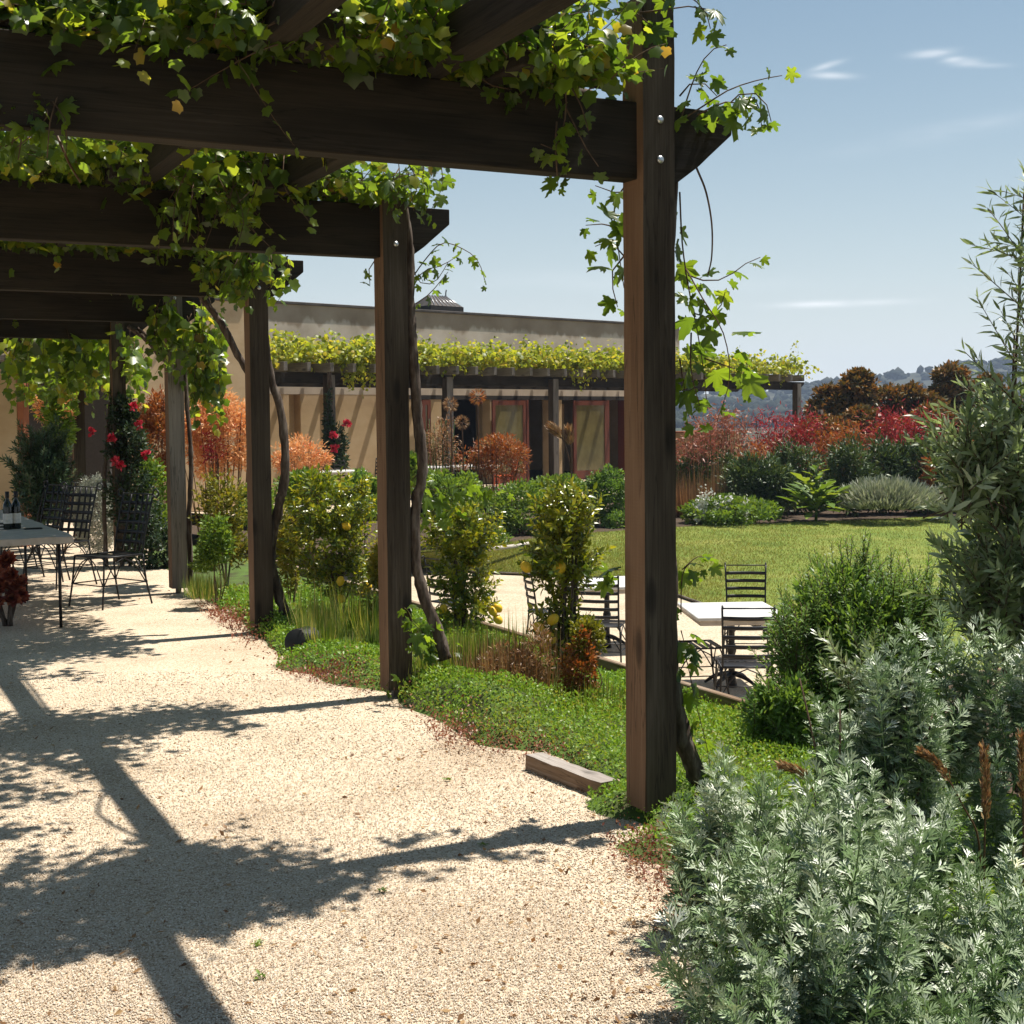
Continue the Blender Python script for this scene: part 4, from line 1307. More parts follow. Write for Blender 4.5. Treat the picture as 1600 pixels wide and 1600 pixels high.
# far pergola
ZPB, ZPT = 2.52, 2.78
fp = thing('pergola', (B0[0], B0[1], ZF), 'long dark pergola along the front of the ochre building', 'pergola')
fposts = [180, 345, 515, 700, 865, 1045, 1245]
for px in fposts:
    s = ap(px)
    me = bm_mesh('post', post_mesh(ZPB + .2 - ZF, .2), [M['grey_wood'], M['post']])
    obj('post', me, parent=fp, mw=frame(z3, w3, -n3, wpt(B0, s, 0, ZF)))
s0, s1 = ap(120), ap(1245) + .55
hb = ZPT - ZPB
poly = [(s0, 0), (s1 - .3, 0), (s1, hb * .7), (s1, hb), (s0, hb)]
obj('beam', prism_mesh('beam', poly, .1, M['beam'], .006), parent=fp, mw=frame(w3, -n3, z3, wpt(B0, 0, -.11, ZPB)))
obj('beam', prism_mesh('beam', poly, .1, M['beam'], .006), parent=fp, mw=frame(w3, -n3, z3, wpt(B0, 0, -2.6, ZPB)))
rb = box_mesh('rafter', 3.75, .1, .2, M['grey_wood'], .004)
ns = int((s1 - s0) / .62)
for k in range(ns):
    s = s0 + .3 + k * .62
    obj('rafter', rb, parent=fp, mw=frame(-n3, -w3, z3, wpt(B0, s, .5, ZPT + .102)))
# vine on it
fv = thing('grape_vine', wpt(B0, ap(515), .1, ZF), 'bright yellow green grape vine covering the far pergola roof', 'vine')
vn = Vine()
vs_ = []
n = int((s1 - s0) * 130)
for k in range(n):
    s = rng.uniform(s0, s1 - .1)
    ln_t = .8 + .5 * float(vnoise(s * .7, 3.3, 2))
    if s > s1 - 3.2 and rng.random() < .55: continue
    p0 = wpt(B0, s, rng.uniform(-1.6, .45), ZPT + .2 + rng.random() * .3)
    an = rng.random() * 6.28
    vn.grow(shoot(p0, [math.cos(an), math.sin(an), rng.uniform(.4, 2.2)], rng.uniform(.35, .8) * ln_t, 1.5, .075), .14, cane=0)
for px, y1, w_, cnt in ((345, 640, 30, 34), (365, 620, 22, 20), (560, 612, 24, 22), (580, 625, 14, 12), (720, 595, 25, 20), (745, 588, 14, 12), (893, 608, 10, 14), (905, 620, 7, 14), (930, 600, 14, 10), (1215, 612, 20, 9), (1150, 600, 30, 14), (300, 610, 20, 18)):
    for k in range(cnt):
        x0 = px + rng.normal() * w_ * .6
        yy = wpt(B0, ap(min(x0, 1250)), .35, 0).y
        hang_l = D(x0, 555 + rng.uniform(-5, 10), yy)
        y2 = y1 - rng.uniform(0, 25)
        vn.grow(shoot(hang_l, [rng.normal() * .2, rng.normal() * .2, -1], max(.2, (y2 - 560) / F * yy), .3, .075), .115, cane=0)
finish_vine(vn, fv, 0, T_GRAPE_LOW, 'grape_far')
yy = wpt(B0, ap(515), .2, 0).y
tube_obj('trunk', [np.array([D(522, 700, yy)[0], yy, ZF]), D(519, 690, yy), D(517, 640, yy), D(515, 590, yy), D(512, 560, yy)], [.07, .05], M['bark'], fv, 7, 4, .2)
tag(wobj('paving', *[np.array(q) for q in ([tuple(wpt(FB, SL, -.005, ZF - .015)), tuple(wpt(FB, SR + 3, -.005, ZF - .015)), tuple(wpt(FB, SR + 3, 6.5, ZF - .015)), tuple(wpt(FB, SL, 6.5, ZF - .015))], [(0, 1, 2, 3)])], M['terrace']), kind='structure')

# stucco panel at the far left with a rust red post
lp = thing('garden_wall', (D(14, 700, 18.)[0], 18., 0), 'ochre stucco wall end with rust red edge post behind the long table', 'wall')
a0, a1 = D(-140, 660, 18.), D(27, 660, 18.)
zt_ = D(14, 577, 18.)[2]
me = box_mesh('wall', a1[0] - a0[0], .25, zt_, M['stucco'], .006)
obj('wall', me, parent=lp, mw=Matrix.Translation((a0[0], 18.12, zt_ / 2)))
me = box_mesh('edge_post', .085, .2, zt_ - .02, M['terracotta'], .004)
obj('edge_post', me, parent=lp, mw=Matrix.Translation((a1[0] + .003, 18.1, zt_ / 2 - .01)))
# dark shed wall behind the left planting
sh = thing('shed', (D(110, 640, 23.)[0], 23., ZF), 'dark low shed behind the planting at the end of the walk', 'shed')
a0, a1 = D(-200, 660, 23.), D(170, 660, 23.)
me = box_mesh('wall', a1[0] - a0[0], .2, 2.9, M['dark_room'], .006)
obj('wall', me, parent=sh, mw=Matrix.Translation((a0[0], 23.1, ZF + 1.45)))
me = box_mesh('roof', a1[0] - a0[0] + .3, 1.0, .1, M['grey_wood'], .006)
obj('roof', me, parent=sh, mw=Matrix.Translation((a0[0] - .15, 22.9, ZF + 2.96)))

# ------------------------------------------------------------------ HILLS
RIDGE = [(-900, 640), (-300, 630), (300, 622), (700, 614), (1000, 608), (1130, 608), (1200, 604), (1263, 598), (1325, 589), (1366, 585), (1411, 578), (1452, 573), (1497, 566), (1566, 561), (1610, 556), (1800, 548), (2300, 545), (2800, 570)]
HY = 760.
rid = np.array([D(a, b + 7, HY) for a, b in RIDGE])
xs = np.linspace(rid[0, 0], rid[-1, 0], 160)
zs = np.interp(xs, rid[:, 0], rid[:, 2])
rows = []
for t, dy in ((0, -380), (.12, -300), (.35, -190), (.68, -80), (1, 0), (.95, 80), (.3, 400)):
    nz = (fbm(xs * .012 + 3, np.full_like(xs, dy * .012), 6) - .47) * (14 if t < 1 else 1.5)
    rows.append(np.stack([xs * (1 + dy / HY * .5), np.full_like(xs, HY + dy), np.maximum(-3, -2 + (zs + 2) * t + nz * min(1, t * 4))], 1))
v = np.vstack(rows)
m_ = len(xs)
f = [(r_ * m_ + k, r_ * m_ + k + 1, (r_ + 1) * m_ + k + 1, (r_ + 1) * m_ + k) for r_ in range(len(rows) - 1) for k in range(m_ - 1)]
tag(wobj('hills', v, f, M['hill'], smooth=True), kind='structure')
# the wood on the hills: rounded crowns of a few faces
bm = bmesh.new(); bmesh.ops.create_icosphere(bm, subdivisions=1, radius=1)
iv = np.array([q.co[:] for q in bm.verts]); bm.faces.ensure_lookup_table()
itf = np.array([[q.index for q in fc.verts] for fc in bm.faces]); bm.free()
n = 5200
k = rng.integers(0, len(rows) - 3, n); fr = rng.random(n)
kk = rng.random(n) * (m_ - 2)
R_ = np.array(rows)
i0 = kk.astype(int); fx_ = (kk - i0)[:, None]
pa = R_[k, i0] * (1 - fx_) + R_[k, i0 + 1] * fx_
pb = R_[k + 1, i0] * (1 - fx_) + R_[k + 1, i0 + 1] * fx_
p = pa * (1 - fr[:, None]) + pb * fr[:, None]
ridge_n = 700
kk = np.linspace(10, m_ - 12, ridge_n) + rng.normal(size=ridge_n) * .3; i0 = kk.astype(int); fx_ = (kk - i0)[:, None]
p = np.vstack([p, R_[4, i0] * (1 - fx_) + R_[4, i0 + 1] * fx_ + np.stack([0 * kk, rng.uniform(-25, 10, ridge_n), 0 * kk], 1)])
clear = fbm(p[:, 0] * .02, p[:, 1] * .02, 9) > .60
p = p[~clear | (rng.random(len(p)) < .15)]
n = len(p)
sc_ = rng.uniform(1.4, 3.6, (n, 1, 1)) * np.stack([rng.uniform(.8, 1.5, n), rng.uniform(.8, 1.3, n), rng.uniform(.6, 1.1, n)], 1)[:, None]
v = iv[None] * sc_ * rng.uniform(.7, 1.3, (n, len(iv), 1)) + (p + np.array([0, 0, 1.]))[:, None]
f = itf[None] + (np.arange(n) * len(iv))[:, None, None]
tag(wobj('hill_woods', v.reshape(-1, 3), f.reshape(-1, 3), M['eucalypt'], rnd=np.repeat(rng.random(n) * .54, len(iv))), 'far wooded hillside fading to blue grey haze', 'woods', kind='stuff')
# the air: one closed box round everything
m = bpy.data.materials.new('air'); m.use_nodes = True
nt = m.node_tree; nt.nodes.remove(nt.nodes['Principled BSDF'])
pv = nt.nodes.new('ShaderNodeVolumePrincipled')
pv.inputs['Color'].default_value = (.62, .76, 1, 1); pv.inputs['Density'].default_value = .0004; pv.inputs['Anisotropy'].default_value = .2
nt.links.new(pv.outputs[0], nt.nodes['Material Output'].inputs['Volume'])
x0, x1, y0, y1, z0, z1 = -1320, 1320, -320, 1290, -4.5, 58
v = [(x, y, z) for z in (z0, z1) for x, y in ((x0, y0), (x1, y0), (x1, y1), (x0, y1))]
f = [(3, 2, 1, 0), (4, 5, 6, 7), (0, 1, 5, 4), (1, 2, 6, 5), (2, 3, 7, 6), (3, 0, 4, 7)]
tag(wobj('haze', v, f, m), kind='stuff')

# ------------------------------------------------------------------ FURNITURE
def spiral(c, r0, turns, ax1, ax2, n=14):
    t = np.linspace(0, 1, n)
    a = t * turns * 2 * math.pi
    r = r0 * (1 - .25 * t)
    c = np.array(c); ax1, ax2 = np.array(ax1), np.array(ax2)
    return c + (r * -np.cos(a))[:, None] * ax1 + (r * np.sin(a))[:, None] * ax2 + r0 * ax1


def make_chair(label, group, lattice):
    """faces +Y in its own frame; origin on the ground below the seat"""
    t = thing('iron_chair', (0, 0, 0), label, 'chair', group)
    w, d, hs, hb_ = .215, .21, .455, 1.06 if lattice else 1.03
    rk = -.13 if lattice else -.08
    ir = M['iron']
    bx, by = w - .01, -d
    for sx_ in (-1, 1):
        tube_obj('leg', [(sx_ * w, d, hs), (sx_ * (w + .012), d + .02, hs * .5), (sx_ * (w + .03), d + .05, 0)], .009, ir, t, 6, 3)
        tube_obj('leg', [(sx_ * w, -d, hs), (sx_ * (w + .01), -d - .02, hs * .5), (sx_ * (w + .025), -d - .07, 0)], .009, ir, t, 6, 3)
        top = np.array([sx_ * (bx + .01), by + rk, hb_ - .06])
        pts = [(sx_ * bx, by, hs - .02), (sx_ * bx, by + rk * .3, hs + .2), tuple(top)]
        tube_obj('back_upright', pts, .0095, ir, t, 6, 3)
        if lattice:   # outward curl at the top corner
            c = spiral(top, .042, .95, (sx_ * 1., 0, 0), (0, 0, 1.))
            tube_obj('scroll', [top] + list(c), .0075, ir, t, 5, 1)
        else:         # small backward curl
            c = spiral(top, .02, .7, (0, -1., 0), (0, 0, 1.), 8)
            tube_obj('scroll', [top] + list(c), .0085, ir, t, 5, 1)
        # arched braces under the seat
        tube_obj('brace', [(sx_ * (w + .014), d + .025, hs * .42), (sx_ * w, d * .55, hs * .82), (sx_ * w, 0, hs - .012)], .006, ir, t, 5, 4)
        tube_obj('brace', [(sx_ * (w + .012), -d - .025, hs * .42), (sx_ * w, -d * .55, hs * .82), (sx_ * w, 0, hs - .012)], .006, ir, t, 5, 4)
        tube_obj('stretcher', [(sx_ * (w + .015), d + .03, hs * .45), (sx_ * (w + .012), -d - .03, hs * .45)], .006, ir, t, 5, 1)
    for yy_ in (d + .03, -d - .03):
        tube_obj('stretcher', [(-w - .015, yy_, hs * .45), (w + .015, yy_, hs * .45)], .006, ir, t, 5, 1)
        s_ = .0 if yy_ > 0 else 0
        tube_obj('brace', [(-w - .014, yy_, hs * .45), (-w * .5, yy_ * .95, hs * .85), (0, yy_ * .9, hs - .012)], .006, ir, t, 5, 4)
        tube_obj('brace', [(w + .014, yy_, hs * .45), (w * .5, yy_ * .95, hs * .85), (0, yy_ * .9, hs - .012)], .006, ir, t, 5, 4)
    tube_obj('seat_frame', [(-w, -d, hs), (w, -d, hs), (w, d, hs), (-w, d, hs), (-w, -d, hs)], .009, ir, t, 6, 1)
    for k in range(7):
        y_ = -d + .035 + k * (2 * d - .07) / 6
        me = box_mesh('seat_slat', 2 * w - .01, .04, .005, ir, 0)
        obj('seat_slat', me, parent=t, mw=Matrix.Translation((-w + .005, y_, hs + .006 - .012 * math.sin(k / 6 * math.pi))))
    ns = 5 if not lattice else 5
    for k in range(ns):
        zz = hs + .10 + k * (hb_ - .15 - hs - .10) / (ns - 1)
        fr = (zz - hs) / (hb_ - .06 - hs)
        yb_ = by + rk * fr
        n_ = 8
        vs_, fs_ = [], []
        hh = .017
        for q in range(n_ + 1):
            x = -bx + 2 * bx * q / n_
            cv = -.035 * (1 - (x / bx) ** 2)
            vs_ += [(x, yb_ + cv, zz - hh), (x, yb_ + cv, zz + hh), (x, yb_ + cv - .005, zz + hh), (x, yb_ + cv - .005, zz - hh)]
        for q in range(n_):
            for e in range(4):
                fs_.append((q * 4 + e, q * 4 + (e + 1) % 4, q * 4 + 4 + (e + 1) % 4, q * 4 + 4 + e))
        wobj('back_slat', vs_, fs_, ir, t)
    tube_obj('top_rail', [(-bx - .01, by + rk, hb_ - .065), (bx + .01, by + rk, hb_ - .065)], .007, ir, t, 5, 1)
    if lattice:
        for k in range(4):
            x = -bx + 2 * bx * (k + 1) / 5
            cv = -.035 * (1 - (x / bx) ** 2) - .008
            pts = [(x, by + cv * 1, hs + .02), (x, by + rk * .5 + cv, hs + .28), (x, by + rk + cv * .6, hb_ - .065)]
            v, f = tube(smooth_line(pts, 3), .012, 4)
            wobj('back_bar', v, f, ir, t)
    return t


def copy_thing(src, mw, label, group=None):
    r = src.copy(); COL.objects.link(r)
    r.matrix_basis = mw
    WM[r.name] = mw.copy()
    r['label'] = label
    if group: r['group'] = group
    for ch in src.children:
        c = ch.copy(); COL.objects.link(c); c.parent = r
        for g_ in ch.children:
            q = g_.copy(); COL.objects.link(q); q.parent = c
    return r


def face(loc, d):
    """matrix that stands a thing at loc with its +Y towards d"""
    a = math.atan2(d[1], d[0]) - math.pi / 2
    return Matrix.Translation(Vector(loc)) @ Matrix.Rotation(a, 4, 'Z')


bpy.context.view_layer.update()
GL = 'black iron chairs round the long stone table'
GT = 'black iron chairs on the sunken terrace'
GF = 'black iron chairs under the far pergola'
ch = make_chair('black iron chair with curled back drawn out at the table corner nearest the posts', GL, True)
p = G(172, 945); ch.matrix_basis = face((p[0], p[1], 0), (-.60, -.80)); WM[ch.name] = ch.matrix_basis.copy()
c2 = G(98, 921)
for (px, py, d, lab) in [(92, 916, (-.48, -.88), 'black iron chair with pale bush showing through its lattice back'),
                         (52, 908, (-.62, -.78), 'black iron chair at the middle of the table side facing the posts'),
                         (22, 893, (-.89, -.45), 'black iron chair farthest along the table side facing the posts'),
                         ]:
    p = G(px, py)
    copy_thing(ch, face((p[0], p[1], 0), d), lab)
tc_ = make_chair('black slatted iron chair in front of the white terrace table, back to the viewer', GT, False)
p = D(1163, 900, 11.4); tc_.matrix_basis = face((p[0], p[1], ZT), (.06, 1)); WM[tc_.name] = tc_.matrix_basis.copy()
for px, Y, d, lab in [(1168, 14.1, (-.1, -1), 'black slatted iron chair on the far side of the table, facing the viewer'),
                      (941, 13.7, (.25, 1), 'black slatted iron chair half hidden by the nearest post, between post and lemon tree'),
                      (1085, 12.35, (1, .12), 'black iron chair side on, only its seat showing beside the nearest post'),
                      (862, 14.6, (1, .2), 'black iron chair side on behind the columnar lemon tree'),
                      (712, 15.5, (.7, .7), 'black iron chair behind the rounded lemon tree')]:
    p = D(px, 900, Y)
    copy_thing(tc_, face((p[0], p[1], ZT), d), lab)
FC = [(498, 1.2, (1, .9), 'black iron chair left of the rose post under the far pergola'), (541, 1.2, (-.5, -1), 'black iron chair right of the rose post under the far pergola'),
      (585, 1.0, (.7, .7), 'black iron chair partly behind the second post, under the far pergola'), (660, 1.3, (1, .7), 'black iron chair beside the far white table'),
      (440, 1.3, (-.7, -.7), 'black iron chair behind the orange flowers, under the far pergola')]
for px, o, d, lab in FC:
    p = wpt(B0, ap(px), o, ZF)
    copy_thing(tc_, face(p, d), lab, GF)
# the orange chair
M['orange_paint'] = plain('orange_paint', (.62, .10, .02), .4)
oc = copy_thing(tc_, face(wpt(B0, ap(748), 1.0, ZF), (-1, -.3)), 'orange red painted chair by the far white table')
oc['group'] = ''
del oc['group']
for c in oc.children:
    c.data = c.data.copy(); c.data.materials.clear(); c.data.materials.append(M['orange_paint'])


def slab_mesh(name, poly, th, m, jit=.0, bev=.006):
    bm = bmesh.new()
    n = len(poly)
    a = [bm.verts.new((x, y, 0)) for x, y in poly]; b = [bm.verts.new((x, y, -th)) for x, y in poly]
    bm.faces.new(a); bm.faces.new(b[::-1])
    for i in range(n): bm.faces.new((a[i], b[i], b[(i + 1) % n], a[(i + 1) % n]))
    if bev: bmesh.ops.bevel(bm, geom=bm.edges[:], offset=bev, segments=1, affect='EDGES')
    return bm_mesh(name, bm, m)


# long stone table on the left
cor = G(116, 838, .745)
tb = thing('stone_table', (cor[0], cor[1], 0), 'long pale stone table with rough edge on thin iron legs', 'table')
ax_u, ax_v = np.array([-.47, .883]), np.array([-.883, -.47])
pl = []
LT, WT = 3.9, 1.0
for a_, b_ in [((0, 0), (LT, 0)), ((LT, 0), (LT, WT)), ((LT, WT), (0, WT)), ((0, WT), (0, 0))]:
    for t in np.linspace(0, 1, 22 if a_[1] == b_[1] else 9, endpoint=False):
        q = np.array(a_) * (1 - t) + np.array(b_) * t + rng.normal(size=2) * .009
        xy = ax_u * q[0] + ax_v * q[1]
        pl.append((xy[0], xy[1]))
me = slab_mesh('table_top', pl, .055, M['stone_top'], 0, .005)
obj('table_top', me, parent=tb, mw=Matrix.Translation((cor[0], cor[1], .745)))
for q in ((.12, .1), (.12, .9), (1.95, .1), (1.95, .9), (3.78, .1), (3.78, .9)):
    xy = cor[:2] + ax_u * q[0] + ax_v * q[1]
    tube_obj('leg', [(xy[0], xy[1], .69), (xy[0], xy[1], .35), (xy[0] + .0, xy[1], 0)], .013, M['iron'], tb, 6, 1)
# bottles
M['bottle_glass'] = plain('dark_bottle_glass', (.008, .012, .008), .08)
M['label'] = plain('cream_paper_label', (.72, .66, .58), .7)
prof = [(0, .0), (.036, .0), (.0375, .01), (.0375, .175), (.034, .20), (.018, .225), (.0135, .245), (.0135, .285), (.0155, .287), (.0155, .30), (.0, .30)]


def lathe(prof, n=16):
    vs = [(r * math.cos(2 * math.pi * j / n), r * math.sin(2 * math.pi * j / n), z) for r, z in prof for j in range(n)]
    fs = [(i * n + j, i * n + (j + 1) % n, (i + 1) * n + (j + 1) % n, (i + 1) * n + j) for i in range(len(prof) - 1) for j in range(n)]
    return np.array(vs), np.array(fs)


for px, py, lab in ((12.5, 827, 'dark wine bottle with cream label, standing left of its neighbour on the stone table'), (26, 826, 'dark wine bottle with pale label nearer the table middle, beside another bottle')):
    p = G(px, py, .746)
    b = thing('wine_bottle', p, lab, 'bottle', 'wine bottles on the stone table')
    v, f = lathe([(r * 1.02, z * 1.08) for r, z in prof])
    wobj('bottle_body', v + p, f, M['bottle_glass'], b, smooth=True)
    v, f = lathe([(.0388, .05), (.0392, .052), (.0392, .135), (.0388, .137)])
    wobj('paper_label', v + p, f, M['label'], b, smooth=True)
    v, f = lathe([(.0150, .27), (.0168, .272), (.0172, .325), (.0, .3265)])
    wobj('capsule', v + p, f, M['iron'], b, smooth=True)
p = G(50, 827, .747)
ph = thing('phone', p, 'small flat black phone lying on the stone table', 'phone')
obj('phone_body', box_mesh('phone_body', .15, .075, .009, M['iron'], .003), parent=ph, mw=frame((.9, .43, 0), (-.43, .9, 0), (0, 0, 1), p + np.array([-.07, 0, .005])))
p = G(2, 827, .747)
bk_ = thing('menu_stack', p, 'small stack of menus with pale page edges at the picture edge of the table', 'menus')
for q in range(5):
    obj('menu', box_mesh('menu', .2, .15, .012, M['label'] if q % 2 == 0 else M['iron'], .001), parent=bk_, mw=frame((.95, .3, 0), (-.3, .95, 0), (0, 0, 1), p + np.array([-.16, 0, .008 + q * .0135])))


# terrace tables
def ped_table(c, sx_, sy_, rz, label, zf, h=.74):
    t = thing('terrace_table', (c[0], c[1], zf), label, 'table', None, rz)
    mw = WM[t.name]
    def loc(x, y, z): return mw @ Vector((x, y, z))
    me = box_mesh('table_top', sx_, sy_, .035, M['white_top'], .006)
    o_ = mw.copy(); o_.translation = loc(-sx_ / 2, 0, h - .018)
    obj('table_top', me, parent=t, mw=o_)
    o_ = mw.copy(); o_.translation = loc(-sx_ / 2 + .03, 0, h - .06)
    obj('apron', box_mesh('apron', sx_ - .06, sy_ - .06, .046, M['stone_top'], .004), parent=t, mw=o_)
    v, f = lathe([(.0, .0), (.05, .0), (.05, .05), (.032, .12), (.03, .3), (.045, .34), (.045, .38), (.03, .42), (.03, h - .09), (.09, h - .084), (.0, h - .0835)], 12)
    wobj('pedestal', v + np.array(loc(0, 0, 0)), f, M['iron'], t, smooth=True)
    for k in range(4):
        a_ = k * math.pi / 2 + .78
        c_, s_ = math.cos(a_), math.sin(a_)
        tube_obj('foot', [loc(.03 * c_, .03 * s_, .13), loc(.18 * c_, .18 * s_, .09), loc(.30 * c_, .30 * s_, .012)], [.024, .014], M['iron'], t, 6, 3)
    return t


p = D(1143, 900, 12.65); ped_table(p, .85, 1.0, .06, 'white topped terrace table on a black pedestal between two slatted chairs', ZT)
p = D(948, 900, 14.9); ped_table(p, 1.0, .95, .2, 'white topped terrace table behind the nearest post', ZT)
for px, o, lab in ((690, .9, 'white topped table beside the orange chair under the far pergola'), (640, .8, 'white topped table left of the orange chair table'), (473, 1.0, 'white topped table behind the feathery orange flowers')):
    p = wpt(B0, ap(px), o, ZF)
    ped_table(p, 1.5, .9, PH, lab, ZF)
# timber edging of the bed
M['slp_top'] = wood_mat('weathered_sleeper_top', [(.25, (.16, .13, .11)), (.5, (.34, .30, .27)), (.8, (.55, .51, .47))])
for q, (a_, b_, lab) in enumerate((((834, 1200), (952, 1246), 'short weathered timber edging beam between gravel and green bed'),)):
    p0, p1 = G(*a_, .0), G(*b_, .0)
    d = unit(p1 - p0); l = np.linalg.norm(p1 - p0)
    t = thing('timber_edging', p0, lab, 'edging')
    nx = np.cross([0, 0, 1], d)
    bm = bmesh.new()
    vs_ = []
    for k in range(9):
        x = l * k / 8
        for yy_, zz in ((-.055, -.09), (.055, -.09), (.05, .068), (-.045, .07)):
            vs_.append(bm.verts.new((x, yy_ + random.uniform(-.004, .004), zz + random.uniform(-.004, .004))))
    for k in range(8):
        for e in range(4):
            fc = bm.faces.new((vs_[k * 4 + e], vs_[k * 4 + (e + 1) % 4], vs_[k * 4 + 4 + (e + 1) % 4], vs_[k * 4 + 4 + e]))
            fc.material_index = 1 if e == 2 else 0
    bm.faces.new(vs_[:4][::-1]); bm.faces.new(vs_[-4:])
    obj('edging_beam', bm_mesh('edging_beam', bm, [M['sleeper'], M['slp_top']]), parent=t, mw=frame(d, nx, (0, 0, 1), p0 + nx * .0))
t = thing('timber_edging', uvz(1.9, 1.72, .1), 'long thin timber edge above the terrace drop behind the bed', 'edging')
obj('edging_beam', box_mesh('edging_beam', 10, .05, .12, M['sleeper'], .005), parent=t, mw=frame(u3, -v3, z3, uvz(1.72, 1.80, -.055)))
obj('edging_beam', box_mesh('edging_beam', 6, .05, .12, M['sleeper'], .005), parent=t, mw=frame(v3, u3, z3, uvz(1.735, 1.86, -.055)))
# black pot lying in the grass
p = G(472, 1018, .02)
t = thing('plant_pot', p, 'black plastic pot lying on its side half hidden in the grass', 'pot')
M['black_plastic'] = plain('black_plastic', (.010, .010, .010), .6, 0., .3)
v, f = lathe([(0, .2), (.10, .2), (.105, .195), (.142, .02), (.152, .018), (.152, 0), (.138, 0), (.098, .185), (0, .188)], 22)
mw = frame((.25, .1, -.96), (.93, .25, .27), (-.27, .96, -.03), p + np.array([.0, 0, .075]))
xa = Vector((-.35, -.9, .28)).normalized()
q = xa.to_track_quat('Z', 'Y').to_matrix().to_4x4(); q.translation = Vector(p + np.array([.02, .1, .035]))
obj('pot_shell', mesh_np('pot_shell', v * np.array([.85, .85, .85]), f, M['black_plastic'], smooth=True), parent=t, mw=q)

# ------------------------------------------------------------------ PLANTING
def ell(px, py, Y, wpx, hpx, dep=.9):
    c = D(px, py, Y)
    k = Y / F
    return c, np.array([wpx / 2 * k, wpx / 2 * k * dep, hpx / 2 * k])


def inside(n, c, r, lo=.35):
    d = rdir(n)
    return d * (rng.uniform(lo ** 3, 1, n) ** (1 / 3))[:, None]


def sprigs(parent, name, meshes, c, r, n, L, out=.55, upw=.8, sc=(.75, 1.2), lo=.3, zmin=-.05):
    o = inside(n, c, r, lo)
    d = unit(o * np.array([1, 1, .4]) * out + np.array([0, 0, upw]) + rng.normal(size=(n, 3)) * .16)
    s = rng.uniform(*sc, n)
    p = c + o * r - d * (L * s * .75)[:, None]
    ok = (c + o * r)[:, 2] > zmin
    scatter(parent, name, meshes, p[ok], d[ok], s[ok])


def plant(name, px, Y, label, cat, group=None, z=None):
    c = D(px, 700, Y)
    return thing(name, (c[0], c[1], .04 if z is None else z), label, cat, group)


SM = M['cane']
ART = [sprig_mesh('sprig', T_FORK, M['artemisia'], M['artemisia'], L=.30, n=36, s0=.066, s1=.040, ang=60, curve=rng.uniform(.05, .3), stem=.003, start=.06, bend=-.15, jit=.3) for _ in range(7)]
SAGE = [sprig_mesh('sprig', T_NARROW, M['sage'], SM, L=.34, n=58, s0=.05, s1=.022, ang=62, curve=rng.uniform(.05, .25), stem=.003, start=.05, bend=-.25, width=1.5) for _ in range(6)]
WIL = [sprig_mesh('branch', T_NARROW, M['willow'], SM, L=.42, n=32, s0=.10, s1=.065, ang=52, curve=rng.uniform(.1, .5), stem=.0035, start=.1, bend=-.15, width=1.35) for _ in range(6)]
WILT = [sprig_mesh('branch', T_NARROW, M['willow'], SM, L=.42, n=26, s0=.11, s1=.07, ang=58, curve=rng.uniform(.1, .5), stem=.003, start=.12, bend=-.15) for _ in range(4)]
CIT = [sprig_mesh('twig', T_OVAL, M['citrus'], SM, L=.17, n=15, s0=.055, s1=.045, ang=55, curve=rng.uniform(.1, .3), stem=.003, start=.15, bend=-.2, nup=.9) for _ in range(6)]
YEL = [sprig_mesh('twig', T_OVAL, M['yellow_shrub'], SM, L=.2, n=18, s0=.045, s1=.035, ang=50, stem=.003, bend=-.1) for _ in range(5)]
ROS = [sprig_mesh('twig', T_OVAL, M['rose_leaf'], SM, L=.25, n=16, s0=.065, s1=.05, ang=60, stem=.003, bend=-.2) for _ in range(4)]

# silver artemisia on the right
GA = 'silver leaved artemisia bushes'
a1 = plant('artemisia_bush', 1240, 3.75, 'broad silver leaved bush in front, spilling over the gravel edge', 'bush', GA)
for e, n in ((ell(1270, 1510, 3.55, 460, 480), 135), (ell(1170, 1350, 4.2, 260, 310), 78), (ell(1330, 1370, 3.9, 300, 300), 62), (ell(1250, 1640, 3.25, 360, 160), 44)):
    sprigs(a1, 'sprig', ART, e[0], e[1], n, .3, out=.45, upw=.9, lo=.45, sc=(.6, 1.35))
stems('stem', (*WM[a1.name].translation[:2], 0), [ell(1290, 1430, 3.75, 300, 1)[0] + np.r_[rng.uniform(-.1, .15, 2), rng.uniform(-.1, .15)] for _ in range(9)], .008, M['cane'], a1)
a2 = plant('artemisia_bush', 1385, 4.3, 'tall silver leaved bush rising to a point in the middle', 'bush', GA)
for e, n in ((ell(1390, 1270, 4.35, 210, 430), 95), (ell(1320, 1190, 4.5, 100, 180), 22), (ell(1400, 1100, 4.4, 80, 160), 16)):
    sprigs(a2, 'sprig', ART, e[0], e[1], n, .3, out=.35, upw=1., lo=.4)
stems('stem', (*WM[a2.name].translation[:2], 0), [ell(1390, 1200, 4.35, 1, 1)[0] + np.r_[rng.normal(size=2) * .12, rng.uniform(-.3, .3)] for _ in range(8)], .008, M['cane'], a2)
a3 = plant('artemisia_bush', 1570, 4.4, 'silver leaved bush at the right edge below the narrow leaved shrub', 'bush', GA)
for e, n in ((ell(1585, 1230, 4.6, 190, 470), 80), (ell(1500, 1090, 4.7, 60, 220), 18), (ell(1560, 1500, 3.7, 280, 330), 90), (ell(1520, 1600, 3.3, 320, 160), 45)):
    sprigs(a3, 'sprig', ART, e[0], e[1], n, .3, out=.35, upw=1., lo=.4)
